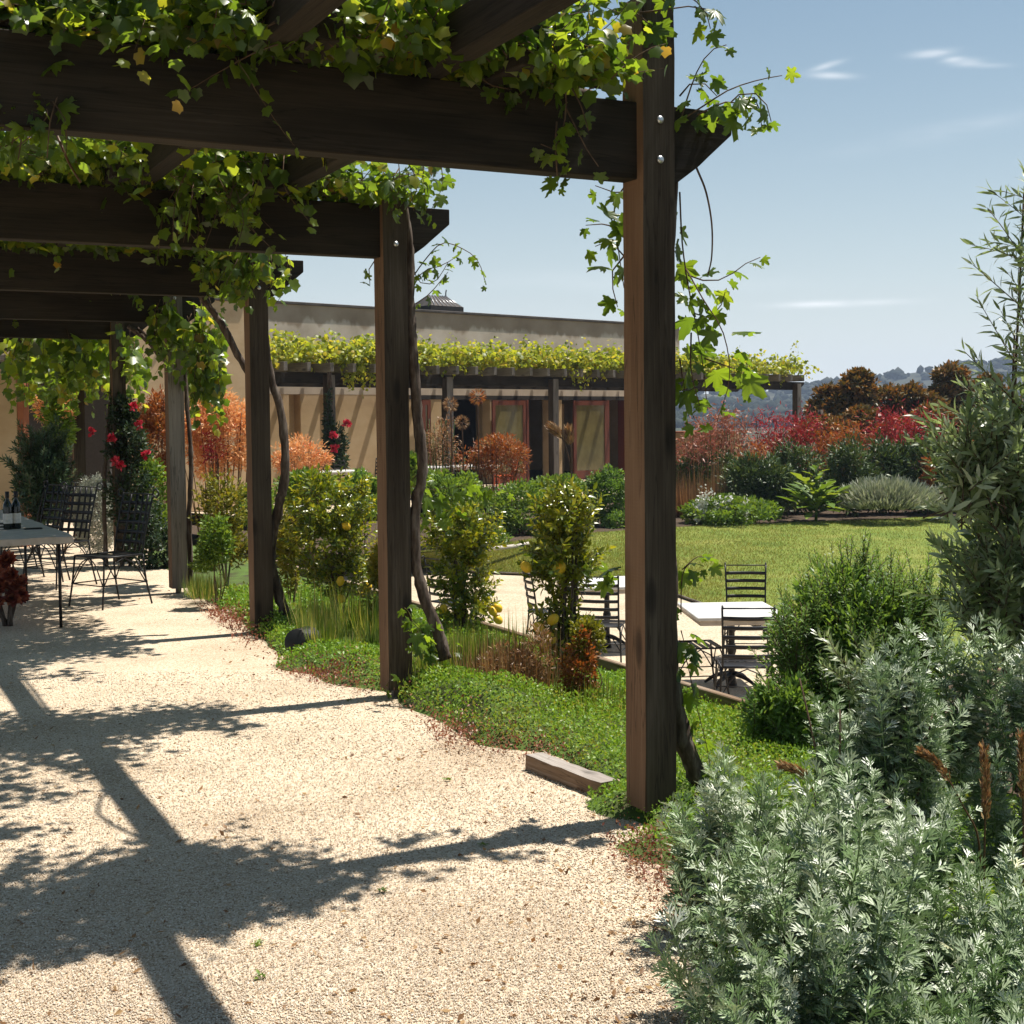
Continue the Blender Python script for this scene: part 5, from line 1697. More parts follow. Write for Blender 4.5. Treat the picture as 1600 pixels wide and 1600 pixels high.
for x, y, Y, th_ in ((1310, 1085, 4.5, a2), (1347, 1092, 4.4, a2), (1400, 985, 4.4, a2), (1392, 1030, 4.35, a2), (1440, 1140, 4.35, a2), (1465, 1180, 4.3, a2), (1300, 1150, 4.3, a2), (1115, 1190, 4.3, a1), (1165, 1215, 4.3, a1), (1215, 1205, 4.3, a1),
                     (1480, 955, 4.7, a3), (1530, 1010, 4.6, a3), (1565, 985, 4.6, a3), (1600, 965, 4.6, a3), (1505, 1040, 4.6, a3), (1075, 1250, 4.2, a1), (1250, 1250, 4.2, a1)):
    for q in range(3):
        tip = D(x + rng.normal() * 5, y + q * 42, Y + rng.normal() * .03)
        d = unit(np.array([rng.normal() * .1, rng.normal() * .1, 1.]))
        scatter(th_, 'sprig', ART, [tip - d * .3 * 1.15], [d], [1.15 - q * .08])
# green bush behind it
g1 = plant('sage_bush', 1300, 6.7, 'dense dark green feathery bush behind the silver bushes', 'bush')
for e, n in ((ell(1340, 1020, 6.7, 290, 310), 240), (ell(1345, 950, 6.8, 190, 190), 90), (ell(1255, 1030, 6.7, 100, 130), 40), (ell(1430, 990, 6.7, 150, 220), 90), (ell(1350, 880, 6.8, 40, 90), 14), (ell(1250, 990, 6.6, 80, 150), 40), (ell(1220, 1110, 6.4, 110, 110), 50), (ell(1440, 930, 6.7, 90, 110), 40)):
    sprigs(g1, 'sprig', SAGE, e[0], e[1], n, .34, out=.55, upw=.8, lo=.4)
stuff_part('inner_foliage', [bush_leaves(*ell(1340, 1040, 6.75, 290, 330), 15000, .05, T_NARROW, 120, .28, width=1.5, floor=.0), bush_leaves(*ell(1222, 1115, 6.4, 120, 120), 3000, .05, T_NARROW, 50, .3, width=1.5, floor=.0)], M['sage'], g1)
# narrow leaved shrub at the right edge
w1 = plant('willow_leaved_shrub', 1600, 5.9, 'tall narrow leaved shrub at the right edge against the sky', 'shrub')
for e, n in ((ell(1590, 690, 5.9, 200, 170), 56), (ell(1620, 830, 5.9, 250, 260), 120), (ell(1520, 720, 5.8, 130, 120), 34), (ell(1560, 920, 5.9, 170, 180), 60)):
    sprigs(w1, 'branch', WIL, e[0], e[1], n, .42, out=.75, upw=.5, lo=.45)
for px, py, dx in ((1598, 330, -.4), (1590, 420, -.5), (1602, 400, -.7), (1598, 470, -.6), (1600, 540, -.8), (1610, 280, -.3), (1620, 360, -.2), (1595, 590, -.7), (1560, 610, -.7), (1625, 450, -.3), (1640, 520, .2), (1600, 500, -.5), (1610, 560, -.4), (1575, 640, -.7), (1600, 620, -.5), (1590, 380, -.5), (1605, 310, -.5), (1540, 660, -.9), (1500, 690, -1.), (1480, 720, -1.2), (1620, 600, 0)):
    p = D(px, py, 5.8 + rng.uniform(-.1, .1)); d = unit(np.array([dx, rng.normal() * .2, .8]))
    for q in range(2):
        d2 = unit(d + rng.normal(size=3) * .3)
        scatter(w1, 'branch', WILT, [p + rng.normal(size=3) * .04 - d2 * .2], [d2], [rng.uniform(.75, 1.05)])
stems('stem', (*WM[w1.name].translation[:2], 0), [D(x, y, 5.9) for x, y in ((1600, 300), (1605, 450), (1585, 520), (1560, 600), (1630, 420), (1540, 700), (1600, 650), (1650, 600))], .012, M['cane'], w1)
y1_ = plant('young_shrub', 1345, 5.9, 'small yellow green narrow leaved shoots in front of the dark green bush', 'shrub')
for e, n in ((ell(1345, 1045, 5.7, 110, 90), 16),):
    sprigs(y1_, 'branch', WIL, e[0], e[1], n, .3, out=.8, upw=.5, sc=(.5, .7))
stems('stem', (*WM[y1_.name].translation[:2], 0), [D(1345 + x, 1060, 5.7) for x in (-20, 5, 25)], .006, M['cane'], y1_)
# tan seed heads standing in the silver bush
for pts, hd, lab in (([(1275, 1290), (1272, 1240), (1255, 1210), (1222, 1196)], 4.1, 'arching tan seed head over the dark gap beside the nearest post'),
                     ([(1530, 1320), (1505, 1260), (1470, 1200), (1440, 1175)], 4.2, 'drooping tan seed head near the top of the tall silver bush'),
                     ([(1537, 1400), (1538, 1330), (1540, 1250), (1538, 1170)], 4.0, 'upright tan seed head right of the dark gap between silver bushes'),
                     ([(1598, 1380), (1599, 1300), (1598, 1220), (1596, 1150)], 4.0, 'upright tan seed head cut by the right picture edge')):
    l = smooth_line([D(x, y, hd) for x, y in pts], 8)
    b = np.array([l[0][0], l[0][1], 0.])
    t = thing('seed_head', b, lab, 'grass stalk', 'tan seed heads in the silver bushes')
    tube_obj('stem', [b, l[0], l[8], l[16], l[-1]], [.004, .002], M['dry'], t, 5, 4)
    q = l[13:]
    n = 260
    i = rng.integers(0, len(q) - 1, n)
    tan = unit(q[i + 1] - q[i]); pos = q[i] + (q[i + 1] - q[i]) * rng.random((n, 1))
    rd = rdir(n)
    v, f, r = leaves(T_DIA, pos + rd * .006, unit(tan + rd * .55), rd, rng.uniform(.016, .03, n), rng.random(n) * .54, 0, .6)
    wobj('seed_spike', v, f, M['dry'], t, r)


# lemon trees
def fruit_mesh():
    bm = bmesh.new(); bmesh.ops.create_uvsphere(bm, u_segments=14, v_segments=10, radius=.032)
    for q in bm.verts:
        z = q.co.z / .032
        q.co.z *= 1.18 + .12 * z * z
    return bm_mesh('lemon', bm, M['lemon'], True)


FR = fruit_mesh()
GLm = 'lemon trees in the bed behind the posts'


def lemon_tree(px, Y, label, ells, fruits, foot):
    t = plant('lemon_tree', px, Y, label, 'lemon tree', GLm)
    b = WM[t.name].translation
    parts = []
    for e, nt, nl in ells:
        c, r = ell(e[0], e[1], Y, e[2], e[3])
        sprigs(t, 'twig', CIT, c, r, nt, .17, out=.9, upw=.45, lo=.55)
        parts.append(bush_leaves(c, r * .85, nl, .05, T_DIA, 40, .35, rhi=.5, floor=.05))
    stuff_part('foliage', parts, M['citrus'], t)
    tops_ = [ell(e[0], e[1], Y, 1, 1)[0] + rng.normal(size=3) * .05 for e, _, _ in ells for _ in range(3)]
    stems('trunk', (b[0], b[1], .03), tops_, .014, M['bark'], t, 6, .03)
    for fx, fy, dY in fruits:
        p = D(fx, fy, Y - dY * .6)
        obj('lemon', FR, parent=t, mw=Matrix.Translation(Vector(p)) @ Matrix.Rotation(random.uniform(-.8, .8), 4, 'X') @ Matrix.Rotation(random.uniform(-.8, .8), 4, 'Y'))
    return t


lemon_tree(880, 8.15, 'narrow column shaped lemon tree just left of the nearest post',
           [((885, 800, 105, 100), 60, 300), ((882, 870, 130, 120), 75, 380), ((875, 960, 85, 110), 34, 180), ((878, 1030, 60, 90), 16, 60)],
           [(822, 886, .22), (877, 887, .2), (842, 981, .2), (861, 997, .2), (864, 968, .2), (850, 1010, .15)], 0)
lemon_tree(722, 9.9, 'rounded lemon tree between the second post and the columnar lemon tree',
           [((722, 830, 130, 100), 85, 420), ((722, 890, 115, 110), 60, 300), ((730, 950, 110, 90), 40, 200)],
           [(770, 955, .25), (778, 968, .25), (692, 952, .25), (778, 950, .22)], 0)
lemon_tree(520, 10.6, 'wide lemon tree between the second and third posts from the viewer',
           [((520, 790, 150, 110), 110, 520), ((515, 850, 160, 110), 90, 460), ((530, 900, 130, 70), 36, 180)],
           [(541, 822, .3), (532, 908, .3), (575, 917, .3), (533, 935, .25)], 0)
ys = plant('yellow_green_shrub', 350, 12.9, 'loose yellow green shrub between the third and fourth posts', 'shrub')
for e, n in ((ell(345, 790, 12.9, 85, 110), 60), (ell(355, 845, 12.9, 80, 90), 40)):
    sprigs(ys, 'twig', YEL, e[0], e[1], n, .2, out=.7, upw=.6, lo=.4)
    stuff_part('foliage', [bush_leaves(e[0], e[1], 700, .05, T_DIA, 30, .35, floor=.03)], M['yellow_shrub'], ys)
stems('stem', (*WM[ys.name].translation[:2], 0), [D(340 + k * 8, 820, 12.9) for k in range(4)], .012, M['bark'], ys)
# a leafy mix right behind posts four and five
def simple_bush(name, px, py, Y, w_, h_, n, size, m, label, cat='shrub', T=T_DIA, k=36, spread=.3, group=None, z=0., sm='cane', floor=None, width=1., bend=-.15, extra=()):
    t = plant(name, px, Y, label, cat, group, z)
    parts = []
    for e, nn in [((px, py, w_, h_), n)] + list(extra):
        c, r = ell(e[0], e[1], Y, e[2], e[3])
        parts.append(bush_leaves(c, r, nn, size, T, k, spread, floor=z if floor is None else floor, width=width, bend=bend))
    stuff_part('foliage', parts, M[m], t)
    c, r = ell(px, py, Y, w_, h_)
    stems('stem', (*WM[t.name].translation[:2], z), [c + rng.uniform(-.5, .5, 3) * r for _ in range(4)], max(.006, r[0] * .035), M[sm], t)
    return t


simple_bush('green_shrub', 335, 850, 11.9, 60, 100, 1500, .045, 'fresh', 'fresh green leafy shrub at the foot of the fourth post', extra=[((320, 880, 40, 40), 300)])
simple_bush('green_shrub', 232, 770, 16., 70, 130, 1500, .06, 'fresh', 'light green shrub behind the curled back iron chair', extra=[((245, 820, 50, 80), 500)])
simple_bush('green_shrub', 600, 880, 10.2, 50, 110, 1100, .045, 'yellow_shrub', 'yellow green leafy shrub just left of the second post', extra=[((585, 930, 50, 50), 300)])
simple_bush('green_shrub', 450, 850, 11.3, 40, 130, 1000, .045, 'yellow_shrub', 'yellow green leafy shrub just right of the third post', extra=[((450, 905, 40, 50), 300)])
# grasses and dry plants in the near bed
def grass_thing(px, py, Y, n, h, label, m='grass', name='grass_tussock', wid=.006, lean=1.25, base=.09, z=None, cat='grass tussock', group=None, parts_=1, sp=.2):
    c = D(px, py, Y); zz = .05 if z is None else z
    t = thing(name, (c[0], c[1], zz), label, cat, group)
    ps = [tuft((c[0] + rng.normal() * sp * (parts_ > 1), c[1] + rng.normal() * sp * .6 * (parts_ > 1), zz), n // parts_, h * rng.uniform(.7, 1.1), .5, wid, lean, base=base, rhi=.54, hv=.65, bend=-.8) for _ in range(parts_)]
    stuff_part('blades', ps, M[m], t)
    return t


grass_thing(520, 980, 9.9, 1300, .36, 'wispy green grass tussock under the wide lemon tree', parts_=6, sp=.22)
grass_thing(585, 1000, 9.1, 420, .26, 'green grass tussock left of the second post', parts_=4, sp=.12)
grass_thing(720, 1040, 8.5, 1200, .36, 'tall green grass between the second post and the dry brown bush', parts_=6, sp=.17)
grass_thing(662, 1075, 8.0, 110, .22, 'thin grass round the foot of the second post', parts_=3, sp=.1)
grass_thing(960, 1060, 7.3, 360, .20, 'yellowing grass between the orange weed and the nearest post', 'grass', parts_=3, sp=.1)
grass_thing(330, 915, 12.2, 500, .25, 'short grass at the foot of the fourth post', parts_=4, sp=.2)
simple_bush('dry_bush', 800, 1055, 7.75, 120, 120, 2600, .032, 'dry', 'dry brown seeding bush left of the columnar lemon tree', T=T_NARROW, k=60, spread=.35, z=.04, width=1.2, extra=[((840, 1030, 60, 120), 700)])
grass_thing(800, 1060, 7.8, 500, .45, 'dry brown upright stems in the brown bush', 'dry', 'dry_stalk_clump', .006, .6, .12, cat='dry stems', parts_=4, sp=.1)
t = simple_bush('orange_weed', 905, 1050, 7.45, 60, 150, 1500, .03, 'rust', 'orange and red leaved weed at the foot of the columnar lemon tree', k=40, spread=.3, z=.04, extra=[((900, 1085, 80, 60), 500)])
simple_bush('yellow_weed', 915, 1005, 7.5, 60, 90, 900, .032, 'yellow_shrub', 'yellow green leafy weed left of the nearest post', k=30, z=.04)
# young vine leaves low down
lowv = Vine(); VN_ = VN
t = thing('grape_vine', (*D(665, 1050, 8.1)[:2], .04), 'young low vine shoots with pale leaves beside the second post base', 'vine')
for q in range(16):
    p = D(660 + rng.normal() * 14, 1060 - rng.random() * 70, 8.05 + rng.normal() * .12)
    lowv.grow(shoot(p, [rng.normal(), rng.normal(), .9], rng.uniform(.15, .3), 1.5, .055), .085, near=True)
finish_vine(lowv, t, 60)
lowv = Vine()
t = thing('grape_vine', (*D(690, 800, 10.6)[:2], .04), 'stray vine shoot with pale broad leaves above the rounded lemon tree', 'vine')
for a_ in ([(640, 760), (680, 765), (715, 760), (745, 755), (790, 770)], [(650, 790), (690, 800), (740, 775), (760, 765)], [(645, 750), (655, 740), (670, 745)]):
    l = smooth_line([D(x, y, 9.2) for x, y in a_], 4)
    lowv.grow(l, .12, near=True)
finish_vine(lowv, t, 60)
lowv = Vine()
t = thing('grape_vine', (*uvz(.12, .36)[:2], .04), 'low vine shoots hanging on the trunk of the nearest post', 'vine')
for a_ in ([(1064, 960), (1066, 900), (1080, 880), (1100, 885)], [(1064, 985), (1068, 1000), (1072, 1020)], [(1062, 1000), (1075, 1040), (1085, 1090), (1105, 1170), (1110, 1210)], [(1066, 890), (1090, 870), (1108, 875)], [(970, 890), (955, 892), (945, 900)]):
    lowv.grow(smooth_line([D(x, y, 5.58) for x, y in a_], 3), .085, near=True, dens=.75)
finish_vine(lowv, t, 60)

# ------------------------------------------------------------------ left end: roses, pale bush, blue green shrub, succulent
ry = post_y(4) + .1
rt_ = plant('climbing_rose', 200, ry, 'dark leaved climbing rose with red blooms on the fifth post', 'rose', None, 0)
for e, n in ((ell(200, 690, ry, 70, 110), 60), (ell(205, 780, ry, 80, 160), 80), (ell(235, 850, ry - .2, 90, 110), 70), (ell(190, 640, ry, 40, 60), 14)):
    sprigs(rt_, 'twig', ROS, e[0], e[1], n, .25, out=.8, upw=.5, lo=.35)
    stuff_part('foliage', [bush_leaves(e[0], e[1], 900, .06, T_DIA, 30, .35, floor=.02)], M['rose_leaf'], rt_)
stems('stem', (*WM[rt_.name].translation[:2], 0), [D(200, 640, ry), D(185, 690, ry), D(215, 720, ry), D(205, 660, ry)], .014, M['bark'], rt_)


def bloom(parent, p, r_, m, name='rose_bloom'):
    n = 26
    d = rdir(n, .4)
    v, f, q = leaves((T_OVAL[0] * np.array([1.9, 1, 1]), T_OVAL[1]), np.array(p) + d * r_ * .15, unit(d + np.array([0, 0, .4])), np.cross(d, rdir(n)), r_ * rng.uniform(.7, 1.1, n), rng.random(n) * .54, .45)
    wobj(name, v, f, m, parent, q)


for x, y in ((208, 636), (218, 664), (175, 685), (180, 721), (189, 728), (229, 711), (143, 676)):
    bloom(rt_, D(x, y, ry - .25), .058, M['rose'])
yy = wpt(B0, ap(520), .5, 0).y
r2 = thing('climbing_rose', (D(527, 720, yy)[0], yy, ZF), 'dark climbing rose with pink red blooms on a far pergola post', 'rose')
for e, n in ((ell(524, 690, yy, 36, 70), 900), (ell(520, 725, yy, 50, 60), 900), (ell(512, 650, yy, 14, 90), 300)):
    stuff_part('foliage', [bush_leaves(e[0], e[1], n, .1, T_DIA, 30, .35)], M['rose_leaf'], r2)
for x, y in ((542, 663), (520, 682), (523, 701)): bloom(r2, D(x, y, yy - .45), .11, M['rose'])
# pale silver mound
Y_ = 16.6
ps_ = plant('silver_mound', 150, Y_, 'rounded pale silver bush behind the chairs at the far left', 'bush', None, 0)
e = ell(150, 805, Y_, 76, 130)
stuff_part('foliage', [bush_leaves(e[0], e[1], 16000, .032, T_NARROW, 260, .22, floor=.0, width=1.8, shell=.8)], M['silver'], ps_)
# blue green shrub
b1 = plant('blue_green_shrub', 65, 15.2, 'blue green shrub with whorled leaves in front of the rust red post', 'shrub', None, 0)
EU = [sprig_mesh('sprig', T_NARROW, M['euph'], SM, L=.4, n=44, s0=.09, s1=.07, ang=62, stem=.005, start=.35, bend=-.1, width=1.2) for _ in range(4)]
for e, n in ((ell(65, 740, 15.2, 105, 110), 70), (ell(60, 690, 15.2, 70, 70), 24), (ell(45, 790, 15.2, 80, 60), 20)):
    sprigs(b1, 'sprig', EU, e[0], e[1], n, .4, out=.6, upw=.7, lo=.4)
e = ell(70, 760, 15.2, 95, 130)
stuff_part('foliage', [bush_leaves(e[0], e[1], 1800, .08, T_NARROW, 40, .35, floor=.0, width=1.6)], M['euph'], b1)
simple_bush('orange_flowering_plant', 85, 635, 17.5, 70, 80, 1500, .06, 'orange_bloom', 'orange feathery flower heads by the rust red post', T=T_NARROW, k=50, spread=.3, width=1.3)
simple_bush('green_shrub', 95, 650, 17.0, 60, 130, 900, .085, 'fresh', 'bright green broad leaved shrub beside the rust red post')
# dark red succulent at the left edge
sc1 = plant('red_succulent', 8, 11.0, 'dark red succulent rosettes at the left edge below the stone table', 'succulent', None, 0)
parts = []
for q in range(38):
    c = D(rng.uniform(-70, 40), rng.uniform(868, 950), 10.9 + rng.normal() * .12)
    n = 34
    ph = np.arange(n) * 2.4; el_ = np.linspace(.1, 1.2, n)
    dd = np.stack([np.cos(ph) * np.cos(el_), np.sin(ph) * np.cos(el_), np.sin(el_)], 1)
    R3 = np.array(Vector(unit(np.array([.5, -.7, .6]) + rng.normal(size=3) * .4)).to_track_quat('Z', 'Y').to_matrix())
    dd = dd @ R3.T
    nn_ = np.tile(R3[:, 2], (n, 1))
    parts.append(leaves((T_OVAL[0] * np.array([1.3, 1, 1]), T_OVAL[1]), np.tile(c, (n, 1)), dd, nn_, rng.uniform(.07, .1, n), rng.random(n) * .54, .15))
for p in parts:
    v, f, r = p
    wobj('rosette', v, f, M['succulent'], sc1, r)
stems('stem', (*WM[sc1.name].translation[:2], 0), [D(x, y, 10.95) for x, y in ((0, 900), (20, 880), (30, 920), (-20, 870), (10, 930))], .022, M['bark'], sc1)

# ------------------------------------------------------------------ beds in front of the far building
def zbed(Y): return float(np.interp(Y, [20, 27, 46], [-.62, -.5, -.25]))


# feathery orange flowers (left)
def cloud_plant(name, px, py, Y, w_, h_, n, size, m, label, cat, seed_n=90, T=T_NARROW, width=1.4, st=26, group=None, k=70, spread=.24, up_=.5, stm='dry'):
    """many thin stems with small flower parts round their tips"""
    z0 = zbed(Y) if Y > 19 else 0.
    c, r = ell(px, py, Y, w_, h_)
    t = thing(name, (c[0], c[1], z0), label, cat, group)
    stuff_part('flower_heads', [bush_leaves(c, r, n, size, T, k, spread, width=width, shell=.3)], M[m], t)
    ps = []
    for q in range(st):
        tip = c + rng.uniform(-.8, .8, 3) * r
        b = np.array([c[0] + (tip[0] - c[0]) * .45, c[1] + (tip[1] - c[1]) * .45, z0])
        ps.append(tube(smooth_line([b, (b + tip) / 2 + rng.normal(size=3) * .03, tip], 3), [.012, .006], 4))
    v, f = join_parts(ps)
    o = wobj('flower_stems', v, f, M[stm], t)
    return t


GO = 'orange feathery plants between the posts'
cloud_plant('orange_flowering_plant', 340, 680, 20., 125, 165, 9000, .075, 'orange_bloom', 'large pale orange feathery plant between the third and fourth posts', 'flowering plant', group=GO)
cloud_plant('orange_flowering_plant', 245, 685, 20.5, 75, 165, 5200, .08, 'rust', 'deeper orange red feathery plant left of the fourth post', 'flowering plant', group=GO)
cloud_plant('orange_flowering_plant', 470, 715, 24., 100, 80, 2600, .08, 'orange_bloom', 'low orange feathery plant right of the third post', 'flowering plant', group=GO)
cloud_plant('red_flowering_plant', 333, 695, 19.6, 40, 60, 300, .07, 'red_bloom', 'red flower sprays inside the pale orange plant', 'flowering plant', st=8)
cloud_plant('russet_plant', 780, 715, 29, 105, 80, 4200, .085, 'rust', 'russet feathery plant in front of the left glazed door', 'flowering plant')
cloud_plant('russet_plant', 690, 690, 29, 60, 90, 1200, .08, 'dry', 'tan arching plume grass left of the round dry heads', 'grass', stm='grass')
cloud_plant('russet_plant', 725, 720, 29, 60, 40, 500, .075, 'rust', 'low russet tuft below the round dry flower heads', 'flowering plant', stm='grass')
# dry round heads and plumes on stalks
for x, y, yb, s_, lab in ((704, 632, 745, .21, 'round tan dried flower head on a tall stalk, leftmost of three'), (746, 620, 745, .23, 'round russet dried flower head on the tallest stalk of three'), (722, 660, 750, .2, 'round dried flower head on the shortest stalk of three')):
    p, b = D(x, y, 28.5), D(x - 1, yb, 28.5); b[2] = zbed(28.5)
    t = thing('dried_flower', b, lab, 'dried flower', 'round dried flower heads on stalks')
    tube_obj('stalk', [b, (b + p) / 2 + np.array([.03, 0, 0]), p], .016, M['dry'], t, 5, 3)
    n = 220; d = rdir(n)
    v, f, r = leaves(T_NARROW, p + d * s_ * .45, d, rdir(n), s_ * .45, rng.random(n) * .54, 0, .8)
    wobj('flower_head', v, f, M['dry'] if x != 746 else M['rust'], t, r)
for pts, lab in (([(893, 745), (885, 700), (874, 680), (862, 668)], 'tan plume leaning left in front of the far pergola post'), ([(893, 750), (893, 710), (891, 690), (889, 672)], 'upright tan plume right of the leaning one')):
    l = smooth_line([D(x, y, 27.) for x, y in pts], 6)
    b = l[0].copy(); b[2] = zbed(27)
    t = thing('plume_grass', b, lab, 'plume grass', 'tan plumes in front of the far pergola')
    tube_obj('stalk', [b] + list(l[::4]), .014, M['dry'], t, 5, 2)
    q = l[11:]; n = 240
    i = rng.integers(0, len(q) - 1, n); pos = q[i] + (q[i + 1] - q[i]) * rng.random((n, 1)); rd = rdir(n)
    v, f, r = leaves(T_NARROW, pos + rd * .05, unit(unit(q[i + 1] - q[i]) + rd * .6), rd, .14, rng.random(n) * .54, 0, 1.2)
    wobj('plume', v, f, M['dry'], t, r)
# hedgy greens across the middle
GG = 'green bushes along the back of the lawn'
for px, py, Y, w_, h_, n, size, m, lab in ((480, 770, 19., 120, 70, 2600, .075, 'fresh', 'yellow green bush behind the left part of the wide lemon tree'),
                                            (565, 775, 18.5, 90, 80, 2200, .075, 'sage', 'mid green bush behind the second post from the viewer'),
                                            (400, 790, 18., 60, 80, 1200, .07, 'fresh', 'light green bush right behind the third post'),
                                            (700, 775, 23., 130, 80, 3000, .085, 'fresh', 'light green bush above the rounded lemon tree'),
                                            (810, 800, 25.4, 130, 100, 4200, .07, 'fresh', 'bright green bush left of the columnar lemon tree'),
                                            (868, 765, 28., 110, 50, 2400, .08, 'fresh', 'low bright green hedge in front of the far doors'),
                                            (948, 775, 27., 80, 100, 3600, .07, 'sage', 'rounded dark green bush touching the nearest post'),
                                            (965, 818, 26.6, 50, 40, 1000, .07, 'sage', 'small dark green bush at the lawn edge left of the nearest post'),
                                            (640, 740, 21., 60, 60, 900, .1, 'fresh', 'yellowish green bush seen right of the second post'),
                                            (770, 843, 23.4, 60, 40, 700, .07, 'fresh', 'low green plant at the lawn edge above the pale edging')):
    simple_bush('green_bush', px, py, Y, w_, h_, int(n * 1.5), size, m, lab, 'bush', k=50, spread=.26, group=GG, z=zbed(Y))
tube_obj('edging_stones', [G(762, 858, -.5), G(800, 854, -.5), G(830, 849, -.5)], .04, M['stone_top'], thing('stone_edging', G(762, 858, -.5), 'short pale stone edging at the left end of the lawn', 'edging'), 6, 3)

# right side border
simple_bush('flowering_ground_cover', 1140, 800, 27.4, 165, 50, 6500, .09, 'fresh', 'low bright green plants with white flower spikes right of the nearest post', 'ground cover', k=80, spread=.2, z=-.5)
fc_ = [o for o in bpy.data.objects if o.name.startswith('flowering_ground_cover')][0]
ps = []
for x, y in ((1095, 785), (1100, 795), (1105, 780), (1118, 792), (1138, 790), (1090, 800), (1125, 800), (1165, 795)):
    p = D(x, y, 27.0); n = 60
    ps.append(leaves(T_DIA, p + rng.normal(size=(n, 3)) * np.array([.035, .035, .12]), rdir(n), rdir(n), .075))
v, f, r = [np.concatenate(q) if i_ != 1 else np.concatenate([a_ + k * 240 for k, a_ in enumerate(q)]) for i_, q in enumerate(zip(*ps))]
o = wobj('flower_spikes', v, f, M['white_bloom'], fc_, r); o['kind'] = 'stuff'
grass_thing(1098, 790, 29., 1300, .85, 'tan dry grass tussock right of the nearest post', 'dry', 'grass_tussock', .012, 2.2, .12, zbed(29), parts_=4, sp=.22)
bpy.data.objects[-1]
# cardoon like plant with large jagged leaves
cz = zbed(27.6)
cp_ = plant('artichoke_plant', 1275, 27.6, 'large fresh green artichoke like plant with jagged leaves at the lawn edge', 'plant', None, cz)
T_JAG = fan([(0, 0, 0), (.10, .15, .02), (.05, .2, 0), (.2, .38, .04), (.07, .42, 0), (.22, .62, .04), (.06, .64, 0), (.14, .82, .02), (0, 1, 0),
             (-.14, .82, .02), (-.06, .64, 0), (-.22, .62, .04), (-.07, .42, 0), (-.2, .38, .04), (-.05, .2, 0), (-.10, .15, .02)], (0, .5, -.03))
base = D(1275, 790, 27.6); base[2] = cz
for q in range(38):
    a_ = q * 2.4; hh = rng.uniform(.05, .65)
    d = unit(np.array([math.cos(a_), math.sin(a_), rng.uniform(.25, 1.6)]))
    v, f, r = leaves(T_JAG, [base + np.array([0, 0, hh * .7 + .05]) + d * .06], [d], [np.array([-d[0] * .6, -d[1] * .6, 1.])], [rng.uniform(.5, .85)], [rng.random() * .54], [-.45])
    wobj('leaf', v, f, M['fresh'], cp_, r)
tube_obj('stem', [base, base + np.array([.02, 0, .5]), base + np.array([0, 0, 1.1])], [.035, .02], M['fresh'], cp_, 6, 3)
for q in range(9):
    a_ = q * 2.4; d = unit(np.array([math.cos(a_), math.sin(a_), .9]))
    v, f, r = leaves(T_JAG, [base + np.array([0, 0, .7 + q * .05])], [d], [np.array([-d[0], -d[1], 1.])], [.4 - q * .018], [rng.random() * .54], [-.35])
    wobj('leaf', v, f, M['fresh'], cp_, r)
GL_ = 'grey lavender mounds along the lawn'
for px, py, Y, w_, h_, n, lab in ((1385, 780, 27.6, 150, 60, 9000, 'broad grey white lavender mound at the far edge of the lawn'), (1492, 782, 27.8, 90, 44, 3600, 'smaller grey lavender mound beside the narrow leaved shrub')):
    t = plant('lavender_mound', px, Y, lab, 'lavender', GL_, zbed(Y))
    c, r = ell(px, py + 14, Y, w_, h_ + 24)
    d = rdir(n, .5); d[:, 2] = np.abs(d[:, 2])
    pos = c + d * r * rng.uniform(.55, 1, (n, 1)) * (.82 + .3 * hash2(np.floor(d[:, 0] * 6), np.floor(d[:, 1] * 6)))[:, None]
    v, f, rr = leaves(T_NARROW, pos, unit(d * .9 + rdir(n) * .35 + np.array([0, 0, .5])), rdir(n), rng.uniform(.11, .2, n), rng.random(n) * .54, 0, .9)
    stuff_part('foliage', [(v, f, rr)], M['lavender'], t)
# strap leaved plants with red flowers (kangaroo paw like), one clump at a time
GR = 'red flowering strap leaved clumps behind the lawn'
clumps = [(1085, 30.7, .95, 'salmon', 660, 740, 'pale orange flowered clump right of the nearest post, above the tan tussock'),
          (1140, 31.2, 1.1, 'salmon', 645, 725, 'salmon flowered clump under the end of the far pergola'),
          (1185, 30.2, .9, 'rust', 690, 745, 'rusty flowered clump above the white flower spikes'),
          (1205, 32.2, 1.1, 'red_bloom', 650, 720, 'red flowered clump left of the far pergola end post'),
          (1245, 31.7, 1.15, 'red_bloom', 650, 715, 'deep red flowered clump below the far pergola end post'),
          (1285, 32.2, 1.1, 'rust', 665, 715, 'orange flowered clump behind the artichoke like plant'),
          (1325, 31.2, 1.05, 'rust', 668, 720, 'orange flowered clump left of the dark tree trunk'),
          (1370, 31.7, 1.15, 'red_bloom', 660, 715, 'crimson flowered clump right of the dark tree trunk'),
          (1410, 31.2, 1.2, 'red_bloom', 648, 705, 'crimson flowered clump behind the broad lavender mound'),
          (1455, 31.7, 1.15, 'red_bloom', 655, 712, 'crimson flowered clump left of the narrow leaved shrub'),
          (1510, 31.2, 1.0, 'rust', 690, 730, 'orange flowered clump seen through the narrow leaved shrub')]
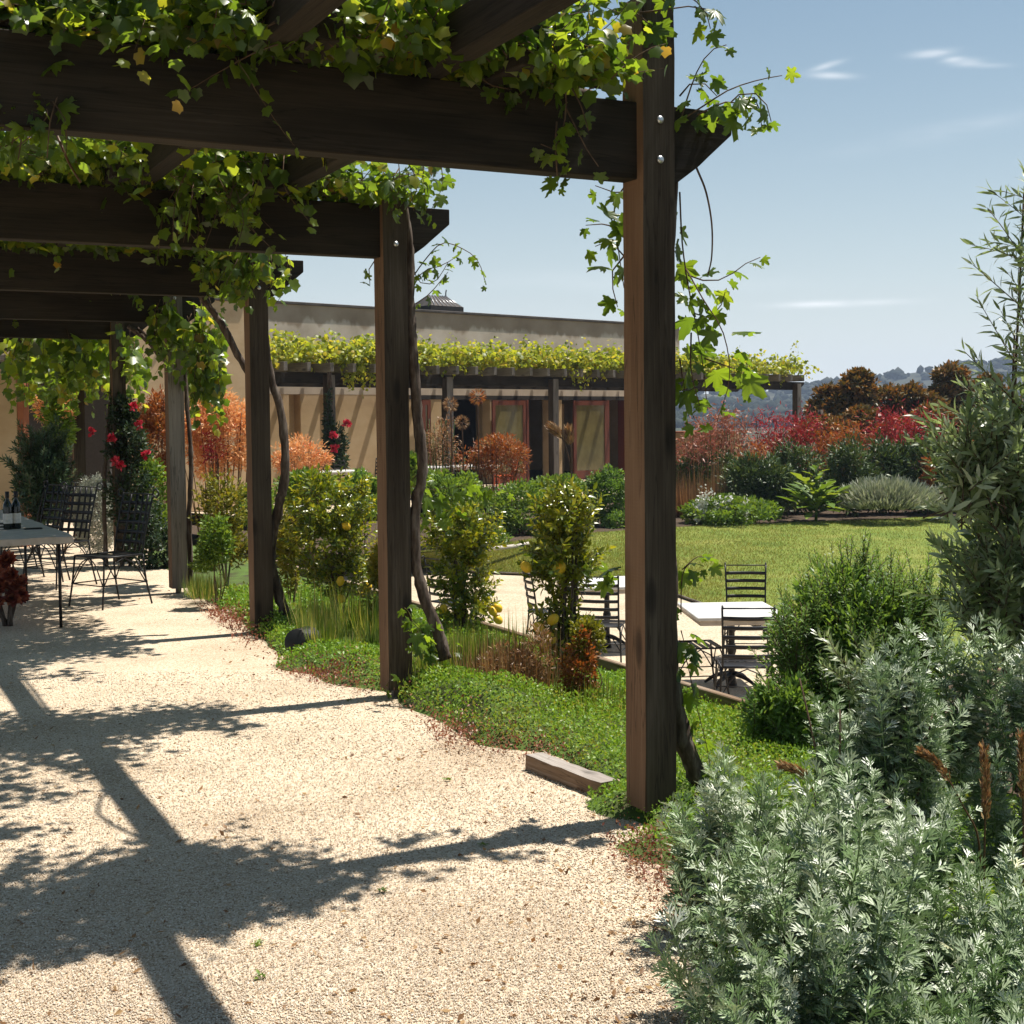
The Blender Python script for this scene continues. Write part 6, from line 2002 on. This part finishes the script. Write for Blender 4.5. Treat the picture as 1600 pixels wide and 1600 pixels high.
for px, Y, h_, m, y0, y1, lab in clumps:
    z0 = zbed(Y)
    c = D(px, 700, Y)
    t = thing('kangaroo_paw', (c[0], c[1], z0), lab, 'flowering plant', GR)
    ps = [tuft((c[0] + rng.normal() * .3, c[1] + rng.normal() * .25, z0), 120, 1.0, .6, .035, .6, base=.14, rhi=.54) for _ in range(4)]
    stuff_part('leaves', ps, M['strap'], t)
    fl, st_ = [], []
    for q in range(48):
        x = px + rng.normal() * 19; y = rng.uniform(y0, y1 + (14 if m != 'salmon' else -12)) + abs(rng.normal()) * 4
        p = D(x, y, Y + rng.normal() * .25)
        b = np.array([c[0] + (p[0] - c[0]) * .5, p[1], z0])
        st_.append(tube([b, (b + p) / 2 + rng.normal(size=3) * .06, p], [.009, .005], 3))
        n = 30
        d = rdir(n, .6)
        fl.append(leaves(T_NARROW, p + rng.normal(size=(n, 3)) * np.array([.13, .10, .14]), d, rdir(n), rng.uniform(.08, .15, n), np.clip(rng.random() * .3 + rng.random(n) * .24, 0, .54), 0, 1.2))
    v, f = join_parts([(a_, b_) for a_, b_ in st_])
    o = wobj('flower_stems', v, f, M['sage'], t); o['kind'] = 'stuff'
    stuff_part('flowers', fl, M[m], t)
# dark green strap foliage that fills the border behind the lawn
GS = 'dark green leafy clumps filling the border'
for px, Y, h_, lab in ((1085, 31., 1.15, 'dark green leafy clump between the nearest post and the tan tussock'), (1128, 30.4, 1.2, 'dark green leafy clump right behind the tan tussock'), (1170, 29.0, 1.23, 'dark green leafy clump above the white flowered ground cover'), (1205, 28.8, 1.18, 'dark green leafy clump left of the artichoke like plant'), (1330, 29.2, 1.57, 'dark green leafy clump right of the artichoke like plant'),
                       (1385, 29.6, 1.62, 'dark green leafy clump behind the broad lavender mound'), (1435, 29.6, 1.62, 'dark green leafy clump between the lavender mounds'), (1490, 30.0, 1.57, 'dark green leafy clump behind the smaller lavender mound'), (1245, 29.8, 1.51, 'dark green leafy clump behind the artichoke like plant')):
    c = D(px, 740, Y); z0 = zbed(Y)
    t = thing('leafy_clump', (c[0], c[1], z0), lab, 'shrub', GS)
    cc = np.array([c[0], c[1], z0 + h_ * .5]); rr = np.array([.75, .5, h_ * .58])
    stuff_part('foliage', [bush_leaves(cc, rr, 3600, .12, T_NARROW, 60, .3, width=1.6, floor=z0)], M['strap'], t)
simple_bush('orange_weed', 1450, 735, 29., 26, 60, 420, .09, 'rust', 'small orange leaved plant above the lavender mounds', z=zbed(29.))
simple_bush('blue_green_shrub', 1480, 740, 29.2, 50, 60, 900, .1, 'euph', 'blue green shrub left of the narrow leaved shrub', z=zbed(29.2), T=T_NARROW, width=1.4)


# bronze trees
def tree(px, Y, blobs, label, trunk_to, n_per=1700, size=.15, lean=0., group='bronze leaved trees beyond the border'):
    c = D(px, 690, Y)
    t = thing('bronze_tree', (c[0], c[1], -.6), label, 'tree', group)
    b = np.array([c[0], c[1], -.6])
    parts, tops_ = [], []
    for x, y, w_, h_ in blobs:
        cc, rr = ell(x, y, Y, w_, h_, .85)
        parts.append(bush_leaves(cc, rr, int(n_per * w_ * h_ / 4000) + 200, size, T_DIA, 46, .30, shell=.5, width=1.1))
        tops_.append(cc + np.array([0, 0, -rr[2] * .2]))
    stuff_part('crown', parts, M['bronze'], t)
    kn = D(px + trunk_to, 640, Y)
    tube_obj('trunk', [b, b * .5 + kn * .5 + np.array([.05, 0, 0]), kn], [.11, .08], M['bark'], t, 7, 4, .15)
    for q in tops_:
        tube_obj('limb', [kn + np.array([0, 0, -.1]), (kn + q) / 2 + rng.normal(size=3) * .08, q], [.055, .02], M['bark'], t, 6, 3, .1)
    return t


tree(1345, 38, [(1340, 605, 66, 52), (1300, 622, 62, 44), (1285, 645, 60, 46), (1330, 640, 40, 30), (1350, 625, 40, 40)], 'bronze leaved tree with a rounded top and bare dark trunk', 4)
tree(1405, 40, [(1385, 630, 66, 54), (1420, 624, 66, 50), (1450, 640, 60, 60), (1400, 660, 80, 44), (1440, 672, 80, 40)], 'lower bronze leaved tree right of the bare trunk', -4)
tree(1490, 41, [(1487, 588, 58, 44), (1470, 620, 60, 40), (1510, 615, 60, 50), (1545, 605, 50, 40), (1500, 650, 110, 60), (1560, 640, 70, 70), (1480, 680, 90, 40)], 'tallest bronze leaved tree behind the narrow leaved shrub', -2)
tree(1280, 36, [(1290, 670, 70, 44), (1260, 675, 50, 36), (1310, 690, 60, 30)], 'low orange brown shrub tree below the far pergola end', 2, size=.13)

tree(1330, 35.5, [(1320, 672, 90, 40), (1370, 678, 80, 36), (1345, 655, 60, 40)], 'low rust brown bushy tree in front of the bare dark trunk', 6, size=.13)
tree(1440, 36.5, [(1430, 672, 90, 44), (1480, 668, 90, 44), (1460, 650, 70, 40)], 'low bronze bushy tree behind the crimson flowers', 2, size=.13)

for x, y, lab in ((408, 1528, 'tiny green weed in sunlit gravel, lowest of those right of the purlin shadow'), (405, 1478, 'tiny green weed just below the broad leafy beam shadow'), (545, 1095, 'tiny green weed near the shadow of the second post'),
                  (755, 1322, 'tiny green weed inside the shadow of the nearest post'), (598, 1395, 'tiny green weed at the lower fringe of the beam shadow, below its middle'), (700, 1220, 'tiny green weed in open sunlit gravel left of the timber edging'), (905, 1160, 'tiny weed half lost in the green carpet by the timber edging')):
    c = G(x, y)
    t = thing('weed', c, lab, 'weed', 'tiny weeds in the gravel')
    n = 14
    v, f, r = leaves(T_OVAL, c + rdir(n) * np.array([.012, .012, 0]) + np.array([0, 0, .006]), unit(rdir(n) * np.array([1, 1, .3]) + np.array([0, 0, .3])), rdir(n, 2), rng.uniform(.012, .024, n), rng.random(n) * .54)
    wobj('leaves', v, f, M['fresh'], t, r)
